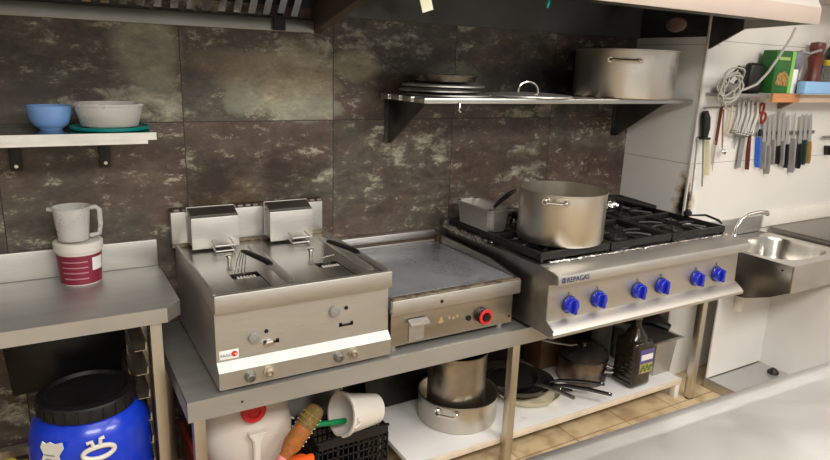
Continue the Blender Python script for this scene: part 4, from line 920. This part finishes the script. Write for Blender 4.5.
# hanging utensils; xs run a little to the right as they go down
def hang(name, label, cat, group=None, x=3, z=1.4): return thing(name, label, cat, (x, -.45, z), group)
U = -.456
o = hang('honing_steel', 'honing steel with a thick black handle hanging leftmost on the white wall', 'honing steel')
MB().tube([(2.852, U, 1.46), (2.862, U, 1.43), (2.872, U, 1.38), (2.872, U, 1.335)], [.016, .024, .024, .018], 12).build('handle', BLACKPL, o)
MB().cyl((2.872, U, 1.333), (2.872, U, 1.323), .032).build('guard', BLACKPL, o)
MB().cyl((2.872, U, 1.323), (2.915, U, 1.08), .006, .004).build('rod', GREYH, o)
tag(MB().cyl((2.838, -.447, 1.33), (2.852, -.447, 1.015), .0055, .003).build('skewer', GREYH), 'long thin steel rod hanging left of the honing steel', 'skewer')
tag(MB().tube([(2.925, -.440, 1.315), (2.945, -.440, 1.22), (2.955, -.440, 1.135)], [.014, .022, .023], 10, flat=.25).build('scraper', CREAM), 'cream plastic scraper hanging right of the honing steel', 'scraper')
def knife(label, x, zt, zb, xs, zh, wb, wh, hm, group='knives on the magnetic strip', bl=STEEL, y=-.447, name='knife', up=True):
    # blade between zt and zb, handle between zb and zh (down) ; lean xs
    o = thing(name, label, 'knife', (x, y, zb), group)
    def X(z): return x + (zt - z) * xs
    m = MB(); m.prism([(X(zt), zt), (X(zt) + wb * .5, zt - .05), (X(zb) + wb * .5, zb), (X(zb) - wb * .5, zb), (X(zt) - wb * .5, zt - .015)], 'y', y - .001, y + .001); m.build('blade', bl, o)
    MB().tube([(X(zb), y, zb + .004), (X(zb - .02), y, zb - .02), (X(zh + .02), y, zh + .02), (X(zh), y, zh)], [wh * .42, wh * .5, wh * .55, wh * .42], 10, flat=.5).build('handle', hm, o)
    return o
knife('thin knife with dark red handle beside the cream scraper', 2.985, 1.20, 1.31, -.02, 1.47, .016, .018, BROWNWOOD, group='utensils on the hanging rail')
o = hang('ladle', 'small steel ladle with thin handle between red knife and tongs', 'ladle')
MB().tube([(2.998, U, 1.47), (3.012, U, 1.38), (3.032, U, 1.275)], [.004, .005, .004], 8).build('handle', mat('orange_lit_steel', (.65, .40, .26), .3, 1), o)  # orange light on the steel handle is put into its colour
MB().lathe([(0, -.010), (.013, -.006), (.018, .004), (.0175, .005), (.012, -.003), (0, -.006)], (3.040, U - .004, 1.255), 20, rx(60)).build('bowl', POLISH, o)
tag(MB().tube([(3.065, U, 1.49), (3.068, U, 1.42), (3.062, U, 1.345)], .006, 8).build('wooden_stick', mat('pale_wood', (.60, .50, .36), .6)), 'thin pale wooden stick hanging left of the tongs', 'stick')
for k, (xa, za, xb, zb) in enumerate(((3.100, 1.525, 3.085, 1.365), (3.135, 1.530, 3.118, 1.355), (3.180, 1.535, 3.165, 1.350), (3.215, 1.530, 3.195, 1.345), (3.262, 1.532, 3.235, 1.350))):
    o = thing('tongs', ['leftmost', 'second from left', 'middle', 'second from right', 'rightmost'][k] + ' of the five shiny steel tongs hanging under the shelf', 'tongs', (xa, U, 1.35), 'steel tongs on the hanging rail')
    MB().tube([(xa - .004, U - .006, za - .01), (xa - .002, U - .010, (za + zb) / 2), (xb - .010, U - .012, zb)], [.005, .010, .009], 8, flat=.35).tube([(xa + .006, U - .006, za - .01), (xa + .010, U - .008, (za + zb) / 2), (xb + .012, U - .010, zb)], [.005, .010, .009], 8, flat=.35).build('arm', STEEL, o)
    MB().lathe([(0, -.010), (.010, -.006), (.013, 0), (.010, .006), (0, .010)], (xb - .012, U - .012, zb - .008), 12).lathe([(0, -.010), (.010, -.006), (.013, 0), (.010, .006), (0, .010)], (xb + .014, U - .010, zb - .010), 12).build('claw', STEELD, o)
o = hang('paring_knife', 'small pointed knife blade hanging below the tongs', 'knife')
MB().prism([(3.150, 1.345), (3.185, 1.345), (3.150, 1.262)], 'y', -.446, -.444).build('blade', GREYH, o)
MB().box(3.155, 3.180, -.449, -.441, 1.345, 1.40, .003).build('handle', BLACKPL, o)
o = hang('spatula_knife', 'wide blade beside a dark red handle below the tongs', 'knife')
MB().box(3.195, 3.232, -.446, -.444, 1.160, 1.335).build('blade', GREYH, o)
MB().tube([(3.252, U, 1.335), (3.262, U, 1.24), (3.275, U, 1.150)], [.010, .014, .013], 10, flat=.5).build('handle', BROWNWOOD, o)
o = hang('scissors', 'red handled kitchen scissors hanging right of the tongs', 'scissors')
for (xc, zc) in ((3.312, 1.475), (3.340, 1.425)):
    pts = [Vector((xc + .020 * math.cos(t), U - .004, zc + .026 * math.sin(t))) for t in [2 * math.pi * k / 18 for k in range(18)]]
    MB().tube(pts, .006, 8, True).build('finger_loop', DARKRED, o)
MB().prism([(3.318, 1.44), (3.345, 1.41), (3.365, 1.36), (3.350, 1.355), (3.322, 1.40)], 'y', U - .002, U).build('blade', STEELD, o)
o = knife('knife with a bright blue handle hanging on the magnetic strip', 3.325, 1.41, 1.318, .22, 1.155, .018, .030, BLUEH)
MB().box(3.335, 3.362, -.458, -.448, 1.325, 1.365, .004).build('bolster', BLACKPL, o)
spec = [(3.385, 1.43, 1.29, 1.145, GREYH, .032, .034, 'leftmost steel handled knife, right of the blue handle'), (3.425, 1.445, 1.27, 1.115, GREYH, .034, .036, 'second steel handled knife right of the blue handle'), (3.465, 1.45, 1.30, 1.165, GREYH, .034, .034, 'third steel handled knife, left of the short black handle'),
        (3.515, 1.47, 1.265, 1.165, BLACKPL, .034, .032, 'knife with a short black handle in the middle of the strip'), (3.555, 1.46, 1.29, 1.150, GREYH, .034, .034, 'steel handled knife just right of the short black handle'), (3.600, 1.44, 1.27, 1.140, BLACKPL, .034, .034, 'knife with black handle left of the thick grey handle'),
        (3.660, 1.45, 1.30, 1.110, GREYH, .022, .040, 'knife with the thickest grey handle on the strip'), (3.730, 1.44, 1.27, 1.130, BLACKPL, .034, .034, 'black handled knife right of the thick grey handle'), (3.775, 1.445, 1.29, 1.150, DGREENH, .034, .034, 'dark green handled knife beside the tan one'), (3.825, 1.445, 1.28, 1.155, BROWNH, .034, .034, 'knife with a tan handle, rightmost of the group')]
for (x, zt, zb, zh, hm, wb, wh, lb) in spec: knife(lb, x, zt, zb, .16, zh, wb, wh, hm, bl=STEEL)
tag(MB().box(3.98, 4.15, -.462, -.444, 1.30, 1.312, .002).build('steel_bar', STEELD), 'thin dark bar at the right frame edge beside the knives', 'bar')
tag(MB().tube([(4.05, -.45, 1.25), (4.07, -.45, 1.20)], [.02, .022], 10, flat=.5).build('knife', BLACKPL), 'black handled knife at the right frame edge below the thin bar', 'knife')

# things on the right shelf
def coil(cx_, cz_, y_, n_, ra, rb, m_, r_=.0038, seed=1):
    random.seed(seed); mb = MB()
    for k in range(n_):
        a = random.uniform(0, math.pi); sa = random.uniform(.7, 1.1); ox, oz = random.uniform(-.012, .012), random.uniform(-.015, .015)
        pts = []
        for t in range(24):
            th_ = 2 * math.pi * t / 24; px, pz = ra * sa * math.cos(th_), rb * sa * math.sin(th_)
            pts.append((cx_ + ox + px * math.cos(a * .35) - pz * math.sin(a * .35), y_ + .012 * math.sin(3 * th_ + k), cz_ + oz + px * math.sin(a * .35) + pz * math.cos(a * .35)))
        mb.tube(pts, r_, 6, True)
    return mb
tag(coil(2.85, 1.585, -.575, 6, .095, .065, CABLE, r_=.0045, seed=3).tube([(2.78, -.57, 1.60), (2.80, -.575, 1.53), (2.85, -.575, 1.48), (2.92, -.57, 1.47)], .004, 6).build('cable_coil', CABLE), 'tangle of pale cable hanging over the left end of the right shelf', 'cable')
tag(coil(2.985, 1.625, -.50, 3, .060, .035, BLACKPL, seed=5).build('black_cable', BLACKPL), 'tangle of black cable lying behind the pale cable', 'cable')
tag(MB().box(2.90, 3.03, -.515, -.46, 1.553, 1.60, .012).build('power_adapter', mat('grey_adapter', (.24, .22, .21), .5)), 'grey power adapter amid the cable tangle', 'adapter')
tag(MB().tube([(3.255, -.60, 1.876), (3.24, -.595, 1.83), (3.185, -.585, 1.74), (3.13, -.575, 1.66), (3.06, -.57, 1.60), (2.98, -.565, 1.575), (2.92, -.56, 1.565)], .0062, 10).build('hood_cable', CABLE), 'thick pale cable running from the hood corner down to the shelf', 'cable')
tag(MB().box(3.115, 3.238, -.500, -.445, 1.5535, 1.705, .028, seg=4).build('black_speaker', BLACKPL), 'black rounded box left of the green carton on the right shelf', 'box')
o = thing('green_carton', 'green food carton with brown picture standing on the right shelf', 'carton', (3.34, -.49, 1.557))
MB().box(3.245, 3.412, -.535, -.462, 1.557, 1.770, .001).build('carton_body', [CARTON], o)
MB().box(3.383, 3.4125, -.5365, -.535, 1.558, 1.768).build('bright_strip', CARTONLIGHT, o)
MB().prism([(3.262, 1.600), (3.372, 1.592), (3.380, 1.64), (3.335, 1.668), (3.275, 1.655)], 'y', -.538, -.5366).build('printed_picture', PICT, o)
MB().box(3.270, 3.365, -.5375, -.5366, 1.722, 1.738).build('printed_title', mat('pale_green_print', (.30, .45, .12), .5), o)
tag(MB().box(3.425, 3.470, -.53, -.46, 1.557, 1.68, .004).build('white_packet', PAPER), 'white packet standing right of the green carton', 'packet')
tag(MB().box(3.420, 3.455, -.455, -.436, 1.557, 1.785, .003).build('white_sheet', PAPER), 'tall white card behind the white packet', 'card')
o = thing('grey_grinder', 'grey grinder with a side crank handle on the right shelf', 'grinder', (3.5, -.48, 1.557))
MB().lathe([(0, 0), (.030, 0), (.026, .10), (.034, .14), (.036, .20), (.028, .215), (0, .22)], (3.515, -.478, 1.557), 28).build('grinder_body', mat('violet_grey', (.16, .16, .20), .4), o)
MB().tube([(3.53, -.49, 1.772), (3.58, -.51, 1.765), (3.64, -.52, 1.782), (3.66, -.52, 1.785)], [.010, .007, .008, .010], 8).build('crank', GREYH, o)
o = thing('pepper_mill', 'tall dark red wooden pepper mill at the right shelf end', 'pepper mill', (3.685, -.488, 1.557))
MB().lathe([(0, 0), (.040, 0), (.042, .05), (.038, .09), (.030, .13), (.034, .16), (.040, .19), (.030, .205), (.036, .225), (.040, .245), (.036, .268), (0, .275)], (3.685, -.488, 1.557), 36).build('mill_body', BROWNWOOD, o)
tag(MB().box(3.565, 3.618, -.525, -.475, 1.557, 1.625, .006).build('brown_block', BROWNWOOD), 'small dark red block beside the pepper mill', 'block')
tag(MB().box(3.440, 3.730, -.600, -.548, 1.5575, 1.622, .012, seg=3).build('blue_tray', LIGHTBLUE), 'light blue plastic tray at the front of the right shelf', 'tray')
tag(MB().box(3.42, 4.2, -.606, -.456, 1.5562, 1.5572, .0).build('shelf_sheet', PAPER), 'thin white sheet under the blue tray on the shelf', 'sheet')
o = thing('glass_jar', 'clear glass jar with yellow lid right of the pepper mill', 'jar', (3.79, -.51, 1.5575))
MB().lathe([(0, 0), (.04, 0), (.043, .01), (.043, .13), (.038, .15), (.035, .15), (.040, .012), (0, .005)], (3.775, -.53, 1.5575), 32).build('jar_body', CLEAR, o)
MB().lathe([(0, .150), (.040, .150), (.041, .175), (.036, .18), (0, .18)], (3.775, -.53, 1.5575), 32).build('jar_lid', YELLOW, o)
o = thing('wine_bottle', 'dark glass bottle at the right frame edge behind the jar', 'bottle', (3.84, -.47, 1.5575))
MB().lathe([(0, 0), (.037, 0), (.037, .20), (.030, .235), (.015, .26), (.015, .32), (0, .32)], (3.858, -.475, 1.5575), 28).build('bottle_body', OLIVEGLASS, o)
